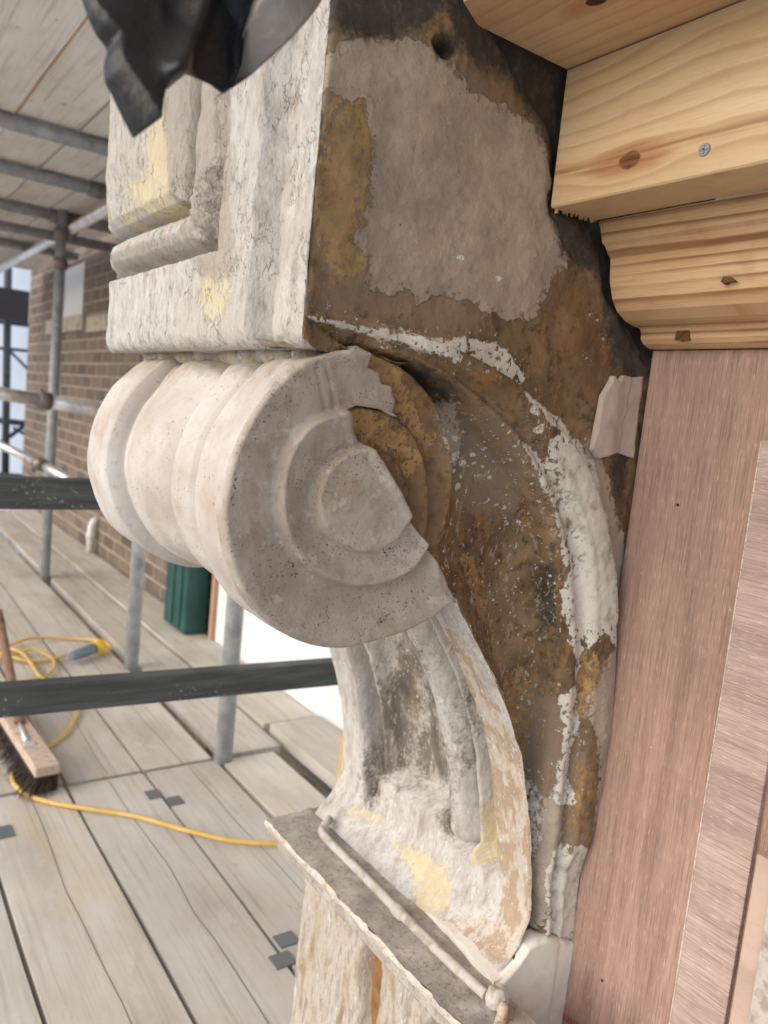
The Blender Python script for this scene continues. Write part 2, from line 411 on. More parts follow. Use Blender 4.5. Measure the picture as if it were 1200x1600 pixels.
M_SIDE, M_FRESH, M_FRONT, M_BLOCK = mat_side(), mat_fresh(), mat_front(), mat_block()
M_PLINTH = mat_plain_plaster('cream_base_plaster', (232, 228, 214), (242, 239, 229), (226, 216, 198), 14, .001)
M_LEDGE = mat_plain_plaster('grey_ledge_render', (150, 142, 134), (172, 164, 155), (190, 182, 172), 26, .002, (122, 112, 102))
M_LEDGE_EDGE = mat_plain_plaster('chipped_ledge_edge', (206, 196, 180), (226, 220, 208), (190, 172, 146), 40, .003, (160, 140, 112))
def mat_shaft():
    g = G('peeling_shaft_paint', .88); v = g.vec((1.5, 1.5, .4)); n = g.noise(30, 6, .68, v); n2 = g.noise(120, 5, .7, v)
    col = g.ramp(n, [(.3, lin(126, 102, 74)), (.42, lin(164, 148, 124)), (.52, lin(194, 187, 176)), (.62, lin(170, 163, 154)), (.75, lin(140, 124, 104))])
    col = g.mix(g.math('MULTIPLY', g.step(n2, .55, .62), .6), col, lin(150, 132, 110))
    col = g.mix(g.math('MULTIPLY', g.step(n2, .42, .36), .6), col, lin(228, 224, 216))
    return g.done(col, g.math('ADD', n, n2), .0025, .9)
M_SHAFT = mat_shaft()
M_RECESS = mat_plain_plaster('bare_brown_recess', (120, 88, 56), (150, 112, 72), (96, 72, 48), 26, .002)
M_FLAP = mat_plain_plaster('peeled_render', (186, 172, 162), (198, 184, 174), (176, 160, 150), 16, .0012)

# ================================================================== THE CORBEL (scrolled bracket)
corbel = empty('corbel', (.60, .745, -.60), 'weathered plaster scroll bracket with a half repaired volute above the ledge', 'corbel')

VOL = side([(548, 546), (525, 549), (502, 556), (470, 566), (425, 606), (392, 650), (366, 705), (353, 755), (348, 805), (353, 848), (366, 895), (388, 940),
            (422, 976), (470, 1002), (520, 1012), (570, 1005), (620, 990), (672, 965), (708, 937)])
VOL = smooth_path(VOL, .003)
STEM = side([(708, 937), (735, 990), (765, 1050), (790, 1110), (808, 1170), (820, 1230), (827, 1300), (829, 1370), (826, 1430), (815, 1466), (798, 1498)])
STEM = smooth_path(STEM, .004)
FRONT = np.concatenate([VOL, STEM[1:]])
RIDGE = smooth_path(side([(470, 490), (515, 492), (560, 498), (620, 513), (690, 537), (760, 571), (812, 608), (860, 658), (903, 715), (933, 790), (950, 870), (955, 950),
                          (951, 1050), (942, 1150), (926, 1250), (908, 1340), (896, 1462)]), .006)
INNER = smooth_path(side([(470, 545), (520, 540), (560, 541), (600, 550), (650, 572), (705, 612), (760, 665), (800, 715), (830, 770), (850, 830), (863, 920), (869, 1000), (866, 1080),
                          (859, 1160), (850, 1240), (845, 1330), (842, 1462)]), .006)
VOUT = smooth_path(side([(548, 546), (600, 556), (655, 588), (692, 640), (711, 700), (713, 760), (703, 820), (682, 872), (690, 920), (708, 937)]), .005)
VPOLY = np.concatenate([VOL, VOUT[::-1][1:]])
G1 = smooth_path(side([(540, 638), (480, 660), (446, 708), (433, 770), (440, 830), (465, 876), (510, 907), (560, 918), (612, 909), (650, 884), (670, 838), (676, 780), (668, 715), (642, 665), (600, 640)]), .006, True)
EYE = smooth_path(side([(568, 696), (524, 712), (496, 750), (489, 790), (504, 830), (540, 858), (577, 863), (614, 845), (638, 810), (643, 770), (632, 732), (602, 702)]), .006, True)

def eyes(Q, k=0.0):
    """height of the volute: dished turns stepping up to a flat eye"""
    dv = sdist(Q, VPOLY); d1 = sdist(Q, G1); de = sdist(Q, EYE)
    t = np.clip(dv/(dv+np.abs(d1)+1e-6), 0, 1)
    h0 = -.009*np.sin(t*math.pi/2)**1.6
    t2 = np.clip(d1/(d1+np.abs(de)+1e-6), 0, 1)
    h1 = .003-.010*np.sin(t2*math.pi/2)**1.5
    h2 = .004+.003*sstep(0, .04, de)
    h = h0+(h1-h0)*sstep(-.0015, .004, d1)
    h = h+(h2-h)*sstep(-.0015, .0035, de)
    return h, dv
def edge_round(d, r):
    q = np.clip(d, 0, r); return -(r-np.sqrt(np.maximum(r*r-(r-q)**2, 0)))

cv = VOL.mean(0)
def inset(P, d, c): v = P-c; return P-v/np.linalg.norm(v, axis=1)[:, None]*d
SIDE = np.concatenate([np.array([[.2985, .46], [.2985, .053], [.303, .049]]), inset(VOL[::3], .007, cv), STEM[2::2]+np.array([.0025, 0]),
                       np.array([[.640, -.75], [.80, -.75], [.80, .46]])])
def side_h(Q):
    scroll = np.concatenate([FRONT[::2], RIDGE[::-1]])
    ds = sdist(Q, scroll)
    a, _ = seg_dist(Q, RIDGE, False); b, _ = seg_dist(Q, INNER, False)
    c, _ = seg_dist(Q, STEM[::2], False)
    hv, dv = eyes(Q)
    band = sdist(Q, np.concatenate([RIDGE, INNER[::-1]])) > 0
    t = a/(a+b+1e-6)
    kx = sstep(.34, .43, Q[:, 0])
    kb = 1-sstep(-.43, -.52, Q[:, 1])*.7
    hb = kx*(.019*np.sin(np.clip(t*1.25+.25, 0, 1)*math.pi*.75+.2)*sstep(-.02, .10, t)-.010*sstep(.6, 1, t))*kb-(1-kx)*(.012*sstep(0, .9, t))
    hb = hb+kx*.0042*np.sin(t*17)*sstep(.35, .6, t)*(1-sstep(.9, 1, t))
    # the hollow between band and arris / volute
    av = np.maximum(-dv, 0); c2 = np.minimum(c, np.where(Q[:, 1] > -.16, av, 9))
    t2 = b/(b+c2+1e-6)
    hc = -.020-.020*np.sin(np.clip(t2*1.05, 0, 1)*math.pi)**.8*(1-.35*sstep(-.30, -.5, Q[:, 1]))
    hc = hc+(.020)*sstep(.55, 1, t2)*np.where(c < av, 1, .3)
    wb = sstep(-.0035, .0035, sdist(Q, np.concatenate([RIDGE, INNER[::-1]])))
    wb = np.where(a < b, (wb > .5)*1.0, wb)
    h = hb*wb+hc*(1-wb)
    # where band or hollow begins
    h = h-.006*np.exp(-(b/.0028)**2)*kx*(.6+fbm(Q[:, 0]*60, Q[:, 1]*20, 4, 3))
    h = np.where(ds > 0, h, 0.0)
    inv = sstep(-.002, .003, dv)
    h = h*(1-inv)+(hv-.004)*inv
    h = h+np.where(ds < 0, 0, 0)
    rough = fbm(Q[:, 0]*28, Q[:, 1]*28, 3.1, 5)*.0032+fbm(Q[:, 0]*140, Q[:, 1]*140, 1.7, 3)*.0010
    h = h+rough
    h = h+np.where(ds < -.001, fbm(Q[:, 0]*8, Q[:, 1]*8, .3, 3)*.008, 0)
    # broken, eaten corner of the block next to the timber, and a deep hole
    hole = side([(690, 75)])[0]
    r = np.hypot((Q[:, 0]-hole[0])/1.3, Q[:, 1]-hole[1])
    h = h-.022*sstep(.010, .003, r+.004*fbm(Q[:, 0]*90, Q[:, 1]*90, 5, 2))
    cut = side([(740, -30), (800, 90), (862, 200), (865, 330), (930, 350), (950, 460), (1010, 560), (1100, 560), (1100, -30)])
    dc = sdist(Q, cut)+.012*fbm(Q[:, 0]*40, Q[:, 1]*40, 2, 3)
    h = h-.010*sstep(-.012, .012, dc)
    # rounded arris of the block
    e = np.minimum(np.maximum(Q[:, 0]-.298, 0)+np.where(Q[:, 1] < .05, 1, 0), 1)
    h = h+edge_round(e+.003*(fbm(Q[:, 0]*0, Q[:, 1]*60, 1, 3)+.3), .006)
    return h
V, Fq, Q = relief(SIDE, .0016, side_h, placeY(.55), .002)

def P_(*polys): return [smooth_path(side(p), .006, True) for p in polys]
LAY = {
 'fade': P_([(500, 60), (600, 40), (700, 90), (790, 150), (850, 230), (862, 340), (880, 420), (830, 480), (700, 470), (560, 470), (505, 400), (500, 200)], [(560, 440), (700, 470), (760, 500), (700, 520), (600, 500), (505, 480), (505, 440)], [(690, 650), (790, 660), (830, 800), (750, 800), (710, 740)], [(820, 1130), (880, 1100), (900, 1300), (850, 1440), (830, 1300)]),
 'taupe': P_([(572, 165), (580, 260), (572, 345), (552, 378), (574, 400), (575, 425), (568, 440), (600, 458), (645, 455), (655, 473), (690, 458), (725, 473), (760, 490), (800, 499), (834, 494), (856, 458), (864, 432), (890, 420), (884, 395), (866, 350), (864, 260), (850, 222), (816, 176), (774, 158), (735, 140), (705, 100), (640, 60), (560, 60), (506, 90), (506, 140), (545, 160)],
             [(915, 700), (935, 690), (965, 800), (988, 900), (962, 990), (950, 900), (935, 790)], [(690, 640), (715, 620), (760, 690), (745, 740), (705, 705)],
             [(905, 1080), (960, 1000), (950, 1250), (905, 1400), (915, 1200)], [(845, 1270), (880, 1200), (868, 1330), (850, 1440), (838, 1440)]),
 'ochre': P_([(505, 205), (520, 150), (548, 135), (560, 152), (580, 150), (574, 330), (570, 425), (520, 425), (500, 380), (490, 330), (497, 255)], [(550, 45), (572, 38), (570, 70), (552, 70)]),
 'gold': P_([(548, 640), (600, 648), (640, 685), (660, 720), (650, 748), (615, 705), (560, 682)], [(575, 545), (612, 540), (640, 590), (660, 640), (690, 700), (660, 690), (630, 640), (590, 610)],
            [(765, 880), (785, 890), (797, 950), (802, 985), (785, 990), (770, 930)], [(900, 1020), (925, 1030), (922, 1095), (893, 1115)], [(830, 1080), (855, 1070), (850, 1180), (838, 1210), (826, 1120)],
            [(705, 820), (715, 850), (700, 880), (690, 870)], [(890, 1195), (905, 1200), (893, 1290), (880, 1290)]),
 'rust': P_([(868, 430), (950, 455), (968, 560), (945, 610), (905, 610), (870, 520)], [(575, 560), (660, 590), (700, 720), (690, 850), (640, 800), (655, 700)], [(690, 830), (740, 800), (740, 930), (705, 930)], [(770, 120), (800, 110), (830, 190), (790, 180)]),
 'soot_shade': P_([(700, -60), (760, -60), (900, 100), (1000, 330), (1050, 545), (1010, 595), (962, 580), (945, 480), (920, 425), (880, 400), (864, 330), (858, 250), (830, 190), (780, 120), (735, 90), (700, 30)],  # dark shade between timber and stone, painted in
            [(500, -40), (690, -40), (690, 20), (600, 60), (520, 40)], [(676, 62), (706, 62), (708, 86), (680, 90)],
            [(640, 566), (690, 590), (720, 625), (700, 628), (660, 590)], [(862, 860), (870, 930), (866, 1010), (860, 930)], [(955, 720), (985, 700), (975, 770), (962, 780)],  # second outline: shade of the channel crevice painted as a thin line
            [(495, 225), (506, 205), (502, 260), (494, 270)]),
 'white': P_([(838, 690), (870, 668), (905, 690), (935, 745), (953, 850), (956, 985), (940, 1002), (925, 985), (905, 1012), (893, 1062), (884, 1000), (872, 930), (880, 870), (862, 800), (850, 750)],
             [(600, 507), (680, 527), (735, 528), (775, 536), (800, 556), (822, 594), (800, 596), (765, 574), (700, 548)], [(620, 520), (690, 540), (700, 565), (640, 545), (590, 530), (520, 505), (480, 495), (520, 498)],
             [(806, 690), (840, 720), (868, 800), (880, 870), (872, 880), (858, 800), (830, 740)],
             [(872, 1090), (892, 1070), (895, 1130), (882, 1200), (885, 1250), (860, 1245), (872, 1150)], [(858, 1325), (905, 1318), (910, 1400), (895, 1470), (855, 1478), (850, 1420)],
             [(828, 1190), (842, 1200), (850, 1250), (846, 1330), (836, 1440), (826, 1440)], [(800, 610), (880, 660), (900, 700), (880, 690), (830, 650)]),
 'splash': P_([(690, 640), (800, 660), (870, 800), (870, 1010), (840, 1250), (800, 1160), (740, 1010), (690, 880), (712, 760)]),
 'drops': P_(*[[(x+r*math.cos(k*1.05)*1.0*(1+.3*math.sin(k*3+x)), y+r*math.sin(k*1.05)*(1.15+.3*math.cos(k*2+y))) for k in range(6)] for x, y, r in
             [(751, 690, 5), (742, 724, 8), (753, 718, 7), (764, 730, 6), (748, 742, 4), (775, 716, 4), (779, 730, 3), (785, 705, 3), (755, 768, 6), (761, 752, 3), (717, 705, 3), (790, 735, 3), (800, 752, 3), (726, 716, 4), (815, 640, 8), (822, 668, 7), (835, 650, 5), (843, 690, 6), (722, 402, 6), (780, 435, 5), (922, 492, 2), (935, 500, 2), (945, 530, 2), (918, 560, 2), (820, 800, 3), (838, 822, 3), (808, 940, 2), (812, 952, 2)]]),
}
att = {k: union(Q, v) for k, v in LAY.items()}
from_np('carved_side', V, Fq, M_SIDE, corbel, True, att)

# fresh plaster that rebuilds the front half of the volute
FR = np.concatenate([VOL, side([(668, 857), (652, 834), (637, 806), (612, 760), (590, 722), (574, 697), (560, 690), (551, 664), (543, 640), (563, 634), (600, 640), (618, 652), (622, 628), (612, 604), (598, 600), (590, 582), (572, 574), (577, 552), (556, 540)])])
def fresh_h(Q):
    h, dv = eyes(Q); d = sdist(Q, FR)
    h = h+.0035+edge_round(np.maximum(dv, 0)+.0012*fbm(Q[:, 0]*60, Q[:, 1]*60, 3, 3), .0035)
    h = h+fbm(Q[:, 0]*22, Q[:, 1]*22, 1.1, 4)*.0018+fbm(Q[:, 0]*160, Q[:, 1]*160, 4.4, 3)*.0006
    h = h+.003*sstep(.010, .001, np.abs(seg_dist(Q, side([(520, 700), (560, 690), (575, 697), (637, 806), (668, 857), (708, 937)]), False)[0]))*sstep(.30, .34, Q[:, 0])
    seam, _ = seg_dist(Q, side([(500, 575), (512, 605), (520, 634)]), False)
    h = h+.0022*sstep(.0045, .002, seam)-.002*sstep(.008, .004, seam)
    seam, _ = seg_dist(Q, side([(533, 642), (541, 664), (552, 690)]), False)
    h = h+.0022*sstep(.0045, .002, seam)
    return h
V, Fq, Q = relief(FR, .0016, fresh_h, placeY(.55), .012)
pit = union(Q, P_([(448, 875), (462, 880), (472, 905), (460, 905)], [(600, 860), (620, 855), (622, 866), (604, 872)], [(580, 968), (610, 958), (610, 964), (590, 974)], [(362, 745), (368, 745), (365, 790), (360, 790)]))
o = from_np('volute_repair', V, Fq, M_FRESH, corbel, True, {'pit': pit})
tag(o, 'smooth new plaster forming the front half of the volute')

# loose flap of old render by the plywood
FLP = side([(919, 702), (925, 670), (935, 618), (948, 596), (952, 586), (960, 598), (968, 586), (985, 590), (1003, 588), (996, 640), (988, 716), (976, 712), (960, 706), (928, 715)])
V, Fq, Q = relief(FLP, .002, lambda Q: .004+.003*fbm(Q[:, 0]*30, Q[:, 1]*30, 7, 3)+.004*sstep(.690, .668, Q[:, 0])-.0025*sstep(.690, .694, Q[:, 0]+.004*fbm(Q[:, 1]*60, Q[:, 0]*20, 1, 3)), placeY(.55), -.001)
o = from_np('render_flap', V, Fq, M_FLAP, corbel)

# the swept front of the scroll
pth = smooth_path(FRONT[::4], .0035)
pth = np.concatenate([pth, np.array([[.618, -.590], [.606, -.603]])])
tn = np.gradient(pth, axis=0); tn /= np.linalg.norm(tn, axis=1)[:, None]
nin = np.stack([-tn[:, 1], tn[:, 0]], 1)        # towards the body of the scroll
ys = np.concatenate([np.linspace(.5502, .555, 4)[:-1], np.linspace(.555, .945, 230)])
VP = np.array([(.55, .0), (.606, .0), (.610, .003), (.618, .004), (.620, .034), (.646, .042), (.655, .028), (.667, .017), (.684, .013), (.700, .013), (.713, .019), (.720, .034), (.724, .044), (.734, .044), (.738, .030), (.758, .020), (.788, .014), (.822, .012), (.838, .015), (.842, .034), (.850, .036), (.853, .020), (.861, .018), (.863, .028), (.867, .028), (.870, .003), (.874, .0), (.945, .0)])
SP = np.array([(.55, .0), (.598, .001), (.606, .010), (.616, .017), (.636, .016), (.644, .006), (.649, .007), (.654, .014), (.658, .010), (.666, .000), (.680, -.004), (.694, -.001), (.704, .008), (.714, .020), (.74, .030), (.78, .034), (.815, .030), (.836, .018), (.843, .020), (.849, .038), (.872, .042), (.882, .034), (.889, .002), (.945, .0)])
arc = np.concatenate([[0], np.cumsum(np.linalg.norm(np.diff(pth, axis=0), axis=1))])
tv = arc/arc[-1]
Z = pth[:, 1]
i0 = int(np.argmin(np.linalg.norm(pth-VOL[-1], axis=1)))
kst = sstep(i0-12, i0+2, np.arange(len(pth)))
YY, TT = np.meshgrid(ys, np.arange(len(pth)))
dv_ = np.interp(YY, VP[:, 0], VP[:, 1])
dv_ = np.maximum(dv_-.013*(1-sstep(.01, .085, arc))[:, None]*sstep(.612, .625, YY)*sstep(.872, .864, YY), 0)
# the flutes and the bead of the stem, each with a rounded lower end
zq = np.repeat(Z[:, None], len(ys), 1)
zR = np.interp(YY, [.604, .607, .613, .627, .640, .646, .652, .66, .68, .70, .708, .716, .73, .78, .83, .846, .852, .868, .884, .889], [-.49, -.508, -.522, -.531, -.522, -.510, -.514, -.527, -.533, -.527, -.514, -.499, -.506, -.511, -.506, -.503, -.535, -.554, -.535, -.51])
ee = np.minimum(np.minimum(YY-.604, .889-YY), (zq-zR)*.8)
rec = sstep(0, .005, ee)
ds_ = rec*(.028+.014*np.sin(np.clip((YY-.715)/.13, 0, 1)*math.pi)+.018*sstep(.850, .855, YY)*sstep(.889, .884, YY))
ds_ = ds_-rec*.017*sstep(.0055, .002, np.abs(YY-.648))-rec*.020*sstep(.006, .003, np.abs(YY-.846))
db = np.hypot(YY-.681, np.maximum(-.499-zq, 0))
ds_ = ds_-rec*.030*np.sqrt(np.maximum(0, 1-(db/.0255)**2))
dep = dv_*(1-kst[:, None])+1.25*ds_*kst[:, None]
zz = np.repeat(Z[:, None], len(ys), 1)
stem = (np.arange(len(pth)) > i0)[:, None]
zend = np.interp(YY, [.60, .606, .625, .645, .652, .66, .68, .70, .712, .74, .80, .83, .847, .86, .884, .89], [-.47, -.50, -.529, -.50, -.47, -.50, -.522, -.50, -.48, -.497, -.51, -.50, -.51, -.549, -.53, -.50])
dfl = np.interp(YY, [.55, .60, .606, .645, .655, .66, .70, .71, .84, .89, .95], [0, 0, 1, 1, 1, 1, 1, 1, 1, 1, 0])
fade = 1.0
top = 1.0
dep = dep*fade*top
dep = dep-np.where(stem, .006*sstep(-.46, -.55, zz)*sstep(.74, .93, YY), 0)
old = kst[:, None]
dep = dep+fbm(YY*30, arc[:, None]*30+YY*0, 2.2, 4)*(.0012+.0016*old)+fbm(YY*130, arc[:, None]*130+YY*0, 5.2, 3)*(.0004+.0009*old)
er = np.minimum(YY-.55, .946-YY)
dep = dep-edge_round(np.maximum(er+.0012*fbm(arc[:, None]*70+YY*0, YY*20, 1, 3), 0), .003)*1.0
PX = pth[:, 0][:, None]+nin[:, 0][:, None]*dep; PZ = pth[:, 1][:, None]+nin[:, 1][:, None]*dep
Vs = np.stack([PX.ravel(), YY.ravel(), PZ.ravel()], 1); nr, nc = PX.shape
ii, jj = np.meshgrid(np.arange(nr-1), np.arange(nc-1), indexing='ij'); a = (ii*nc+jj).ravel()
Fs = np.stack([a, a+nc, a+nc+1, a+1], 1)
A2 = np.stack([YY.ravel(), np.repeat(arc[:, None], nc, 1).ravel()], 1)
def stem_polys(polys):
    out = []
    sx = STEM[np.argsort(STEM[:, 1])]
    for p in polys:
        q = []
        for a, b in p:
            X = .6
            for _ in range(25): X = .7*X+.3*np.interp(onX(a, b, X)[2], sx[:, 1], sx[:, 0])
            w = onX(a, b, X); q.append((w[1], w[2]))
        out.append(smooth_path(np.array(q), .006, True))
    return out
def front_polys(polys, X=.645):            # traced on the front face of the stem
    out = []
    for p in polys:
        q = np.array([[w[1], w[2]] for w in (onX(a, b, X) for a, b in p)]); out.append(smooth_path(q, .006, True))
    return out
QF = np.stack([YY.ravel(), PZ.ravel()], 1)
yel = union(QF, stem_polys([[(615, 1320), (660, 1335), (700, 1365), (702, 1420), (680, 1430), (660, 1390), (640, 1360)], [(550, 1260), (595, 1270), (600, 1285), (560, 1275)], [(740, 1260), (760, 1265), (765, 1330), (745, 1360), (735, 1340)], [(595, 1060), (605, 1060), (610, 1130), (598, 1110)], [(660, 1375), (690, 1400), (700, 1430), (670, 1415)]]))
tn_ = union(QF, stem_polys([[(770, 1100), (800, 1160), (828, 1260), (832, 1400), (815, 1480), (775, 1470), (780, 1350), (765, 1240), (745, 1150)], [(690, 980), (720, 1000), (760, 1100), (740, 1110), (700, 1020)], [(700, 1440), (790, 1440), (800, 1500), (740, 1480)]]))
sot_shade = union(QF, stem_polys([[(570, 1000), (592, 1000), (597, 1240), (578, 1255), (566, 1200)], [(605, 1010), (650, 1000), (672, 1120), (668, 1215), (640, 1235), (610, 1200)], [(700, 1010), (716, 1100), (724, 1190), (716, 1200), (706, 1100)], [(684, 1180), (706, 1180), (704, 1290), (684, 1290)], [(752, 1120), (764, 1200), (768, 1300), (756, 1330), (752, 1220)]]))  # sooty streaks along the grooves, doubling as painted groove shade
isst = (np.repeat(kst[:, None], nc, 1).ravel() > .5)
atf = {'fresh': np.where(isst, -.05, .05), 'yellow': np.where(isst, yel, -.1), 'tan': np.where(isst, tn_, -.1), 'soot_shade': np.where(isst, sot_shade, -.1)}
from_np('fluted_scroll', Vs, Fs, M_FRONT, corbel, True, atf)
# body behind the swept front (far side and core)
far = MB()
core = [tuple(p) for p in np.concatenate([(pth+nin*.007)[::3], np.array([[.640, -.603], [.80, -.603], [.80, .052], [.40, .052]])])]
far.prism(core, 'y', .905, .9445)
far.build('far_side', M_PLINTH, corbel)

# the block above the scroll: moulded front panel
BZ0 = .047
def block_h(Q):
    y, z = Q[:, 0], Q[:, 1]
    n1 = fbm(y*45, z*30, 1.3, 4); n2 = fbm(y*120, z*90, 6.3, 4); w = .004*fbm(z*35, y*20, 9, 3)
    fr = .023*sstep(.6055, .6075, y+w*.4)
    u = np.minimum(y-.678+w*.5, (z-.132+.4*w)*1.75)
    tb = np.array([(-.02, .023), (-.002, .023), (.001, -.002), (.015, -.008), (.019, .004), (.024, .013), (.034, .021), (.052, .025), (.070, .021), (.080, .013), (.085, .004), (.088, -.008), (.098, -.008), (.102, .018), (.118, .028), (.15, .031), (.22, .034), (.40, .034)])
    hp = np.interp(u, tb[:, 0], tb[:, 1])
    h = np.where(y > .62, hp, fr)
    h = h-.012*sstep(1.0, 1.055, y)
    zb = np.maximum(z-BZ0, 0)
    h = h+edge_round(zb+.004*(n1+.4), .018)
    h = h+edge_round(np.maximum(y-.55, 0)+.003*(n1+.4), .006)+edge_round(np.maximum(1.062-y, 0), .014)
    h = h+n1*.0032+n2*.0018
    # lime lumps in the lower corner of the panel
    r = np.hypot((y-.715), (z-.175)*.8); h = h+.012*sstep(.045, .015, r)*(.6+n2*2)*np.where(h < .018, 1, .3)
    return h
BO = np.array([[.5515, BZ0], [1.062, BZ0], [1.062, .46], [.5515, .46]])
V, Fq, Q = relief(BO, .0018, block_h, placeX(.298), .0)
def bpoly(polys, X=.27): return front_polys(polys, X)
atb = {'yellow': union(Q, bpoly([[(235, 190), (262, 180), (262, 330), (230, 345), (205, 300), (235, 260)], [(160, 180), (178, 190), (172, 290), (162, 260)], [(452, 180), (478, 200), (470, 330), (450, 360)], [(330, 290), (340, 300), (336, 370), (330, 350)], [(305, 440), (345, 425), (342, 480), (318, 500)], [(440, 440), (480, 430), (480, 480), (440, 480)], [(190, 330), (205, 330), (190, 370)]])),
       'grey': union(Q, bpoly([[(270, 330), (345, 320), (350, 430), (300, 420)], [(165, 395), (290, 360), (285, 390), (170, 420)], [(265, 100), (292, 100), (290, 320), (265, 320)], [(290, 100), (345, 100), (345, 320), (290, 320)]]))}
o = from_np('panelled_front', V, Fq, M_BLOCK, corbel, True, atb)
# underside and body of the block
def under(n, u, v): return n
gx = np.linspace(.284, .60, 90); gy = np.linspace(.5545, 1.05, 110)
GX, GY = np.meshgrid(gx, gy, indexing='ij')
GZ = BZ0+.002+fbm(GX*30, GY*30, 4, 4)*.006+.004*sstep(.30, .284, GX)
a = (np.arange(89)[:, None]*110+np.arange(109)[None]).ravel()
from_np('block_underside', np.stack([GX.ravel(), GY.ravel(), GZ.ravel()], 1), np.stack([a, a+1, a+111, a+110], 1), M_BLOCK, corbel, True)
MB().box((.31, .60, BZ0+.012), (.80, 1.045, .46)).build('block_core', M_LEDGE, corbel)

mf = np.linspace(.572, .955, 90)
MB().tube([(.322+.010*float(fbm([y*30], [1.], 0, 3)[0]), y, BZ0-.001+.006*float(fbm([y*40], [5.], 0, 3)[0])) for y in mf], [.012+.010*float(fbm([y*60], [9.], 0, 3)[0]) for y in mf], 14).build('mortar_fillet', M_BLOCK, corbel)
# cream plinth below the side of the scroll
pq = side([(818, 1452), (835, 1464), (850, 1460), (889, 1466)])
PLN = np.concatenate([np.array([[.602, -.600], [.612, -.5965], [.623, -.590], [.633, -.584], [.644, -.571]]), pq[1:], np.array([[.738, -.572], [.738, -.78], [.602, -.78]])])
def pln_h(Q):
    h = .009+.002*fbm(Q[:, 0]*20, Q[:, 1]*20, 2, 3)-.002*sstep(.694, .700, Q[:, 0]+.0)+edge_round(np.maximum(Q[:, 0]-.600, 0)+.001, .004)
    return h-.006*sstep(.004, .0, seg_dist(Q, PLN[:9], False)[0]+.003*fbm(Q[:, 0]*90, Q[:, 1]*90, 1, 2))
V, Fq, Q = relief(PLN, .0018, pln_h, placeY(.55), .014)
from_np('plinth', V, Fq, M_PLINTH, corbel)
t = MB(); zs_ = [-.597, -.5945, -.5955, -.591, -.594, -.5905, -.596, -.597, -.601]
for k in range(8):
    y0_, y1_ = .545+k*.018, .545+(k+1)*.018
    a_ = [(.598+.0012*k, y0_, -.606), (.615, y0_, -.606), (.616, y0_, zs_[k]), (.600+.0012*k, y0_, zs_[k]-.001)]; b_ = [(.598+.0012*(k+1), y1_, -.606), (.615, y1_, -.606), (.616, y1_, zs_[k+1]), (.600+.0012*(k+1), y1_, zs_[k+1]-.001)]
    A_ = [t.bm.verts.new(v) for v in a_]; B_ = [t.bm.verts.new(v) for v in b_]
    for q in range(4): t.bm.faces.new((A_[q], A_[(q+1) % 4], B_[(q+1) % 4], B_[q]))
t.build('torn_plaster', M_PLINTH, corbel)

# ------------------------------------------------------------------ ledge, pilaster shaft, pipe
ledge = empty('stone_ledge', (.60, .73, -.60), 'grey render ledge with a chipped pale front edge under the scroll', 'ledge')
gx = np.linspace(.528, .68, 60); gy = np.linspace(.38, .962, 220)
GX, GY = np.meshgrid(gx, gy, indexing='ij')
GX = .528+(GX-.528)*np.where(GY < .562, .074/.152, 1.0)
chip = .006*np.abs(fbm(GY*30, GX*0, 3, 4))
GX2 = GX+np.where(GX < .530, chip, 0); GY2 = GY-np.where(GY > .9600, .006*np.abs(fbm(GX*40, GX*0, 8, 3)), 0)
GZ = -.602+fbm(GX*26, GY*26, 2, 4)*.0035
a = (np.arange(59)[:, None]*220+np.arange(219)[None]).ravel()
from_np('ledge_top', np.stack([GX2.ravel(), GY2.ravel(), GZ.ravel()], 1), np.stack([a, a+220, a+221, a+1], 1), M_LEDGE, ledge)
ny = 260; nz = 12
yy = np.linspace(.38, .962, ny); kk = np.linspace(0, 1, nz)
YE, KE = np.meshgrid(yy, kk, indexing='ij')
XE = .528+.006*np.abs(fbm(YE*30, YE*0, 3, 4))*(KE < .2)+.010*KE**2+fbm(YE*50, KE*2, 6, 4)*.004
ZE = -.602+fbm(.528*26+YE*0, YE*26, 2, 4)*.0035*(1-KE)-KE*.020
a = (np.arange(ny-1)[:, None]*nz+np.arange(nz-1)[None]).ravel()
from_np('ledge_edge', np.stack([XE.ravel(), YE.ravel(), ZE.ravel()], 1), np.stack([a, a+nz, a+nz+1, a+1], 1), M_LEDGE_EDGE, ledge)
xx = np.linspace(.530, .68, 50)
XE, KE = np.meshgrid(xx, kk, indexing='ij')
YE = .962-.006*np.abs(fbm(XE*40, XE*0, 8, 3))-.010*KE**2+fbm(XE*50, KE*2, 5, 3)*.003
ZE = -.602-KE*.020
a = (np.arange(49)[:, None]*nz+np.arange(nz-1)[None]).ravel()
from_np('ledge_end', np.stack([XE.ravel(), YE.ravel(), ZE.ravel()], 1), np.stack([a, a+1, a+nz+1, a+nz], 1), M_LEDGE_EDGE, ledge)
MB().box((.540, .385, -.640), (.598, .945, -.608), .004).build('ledge_slab', M_LEDGE, ledge)

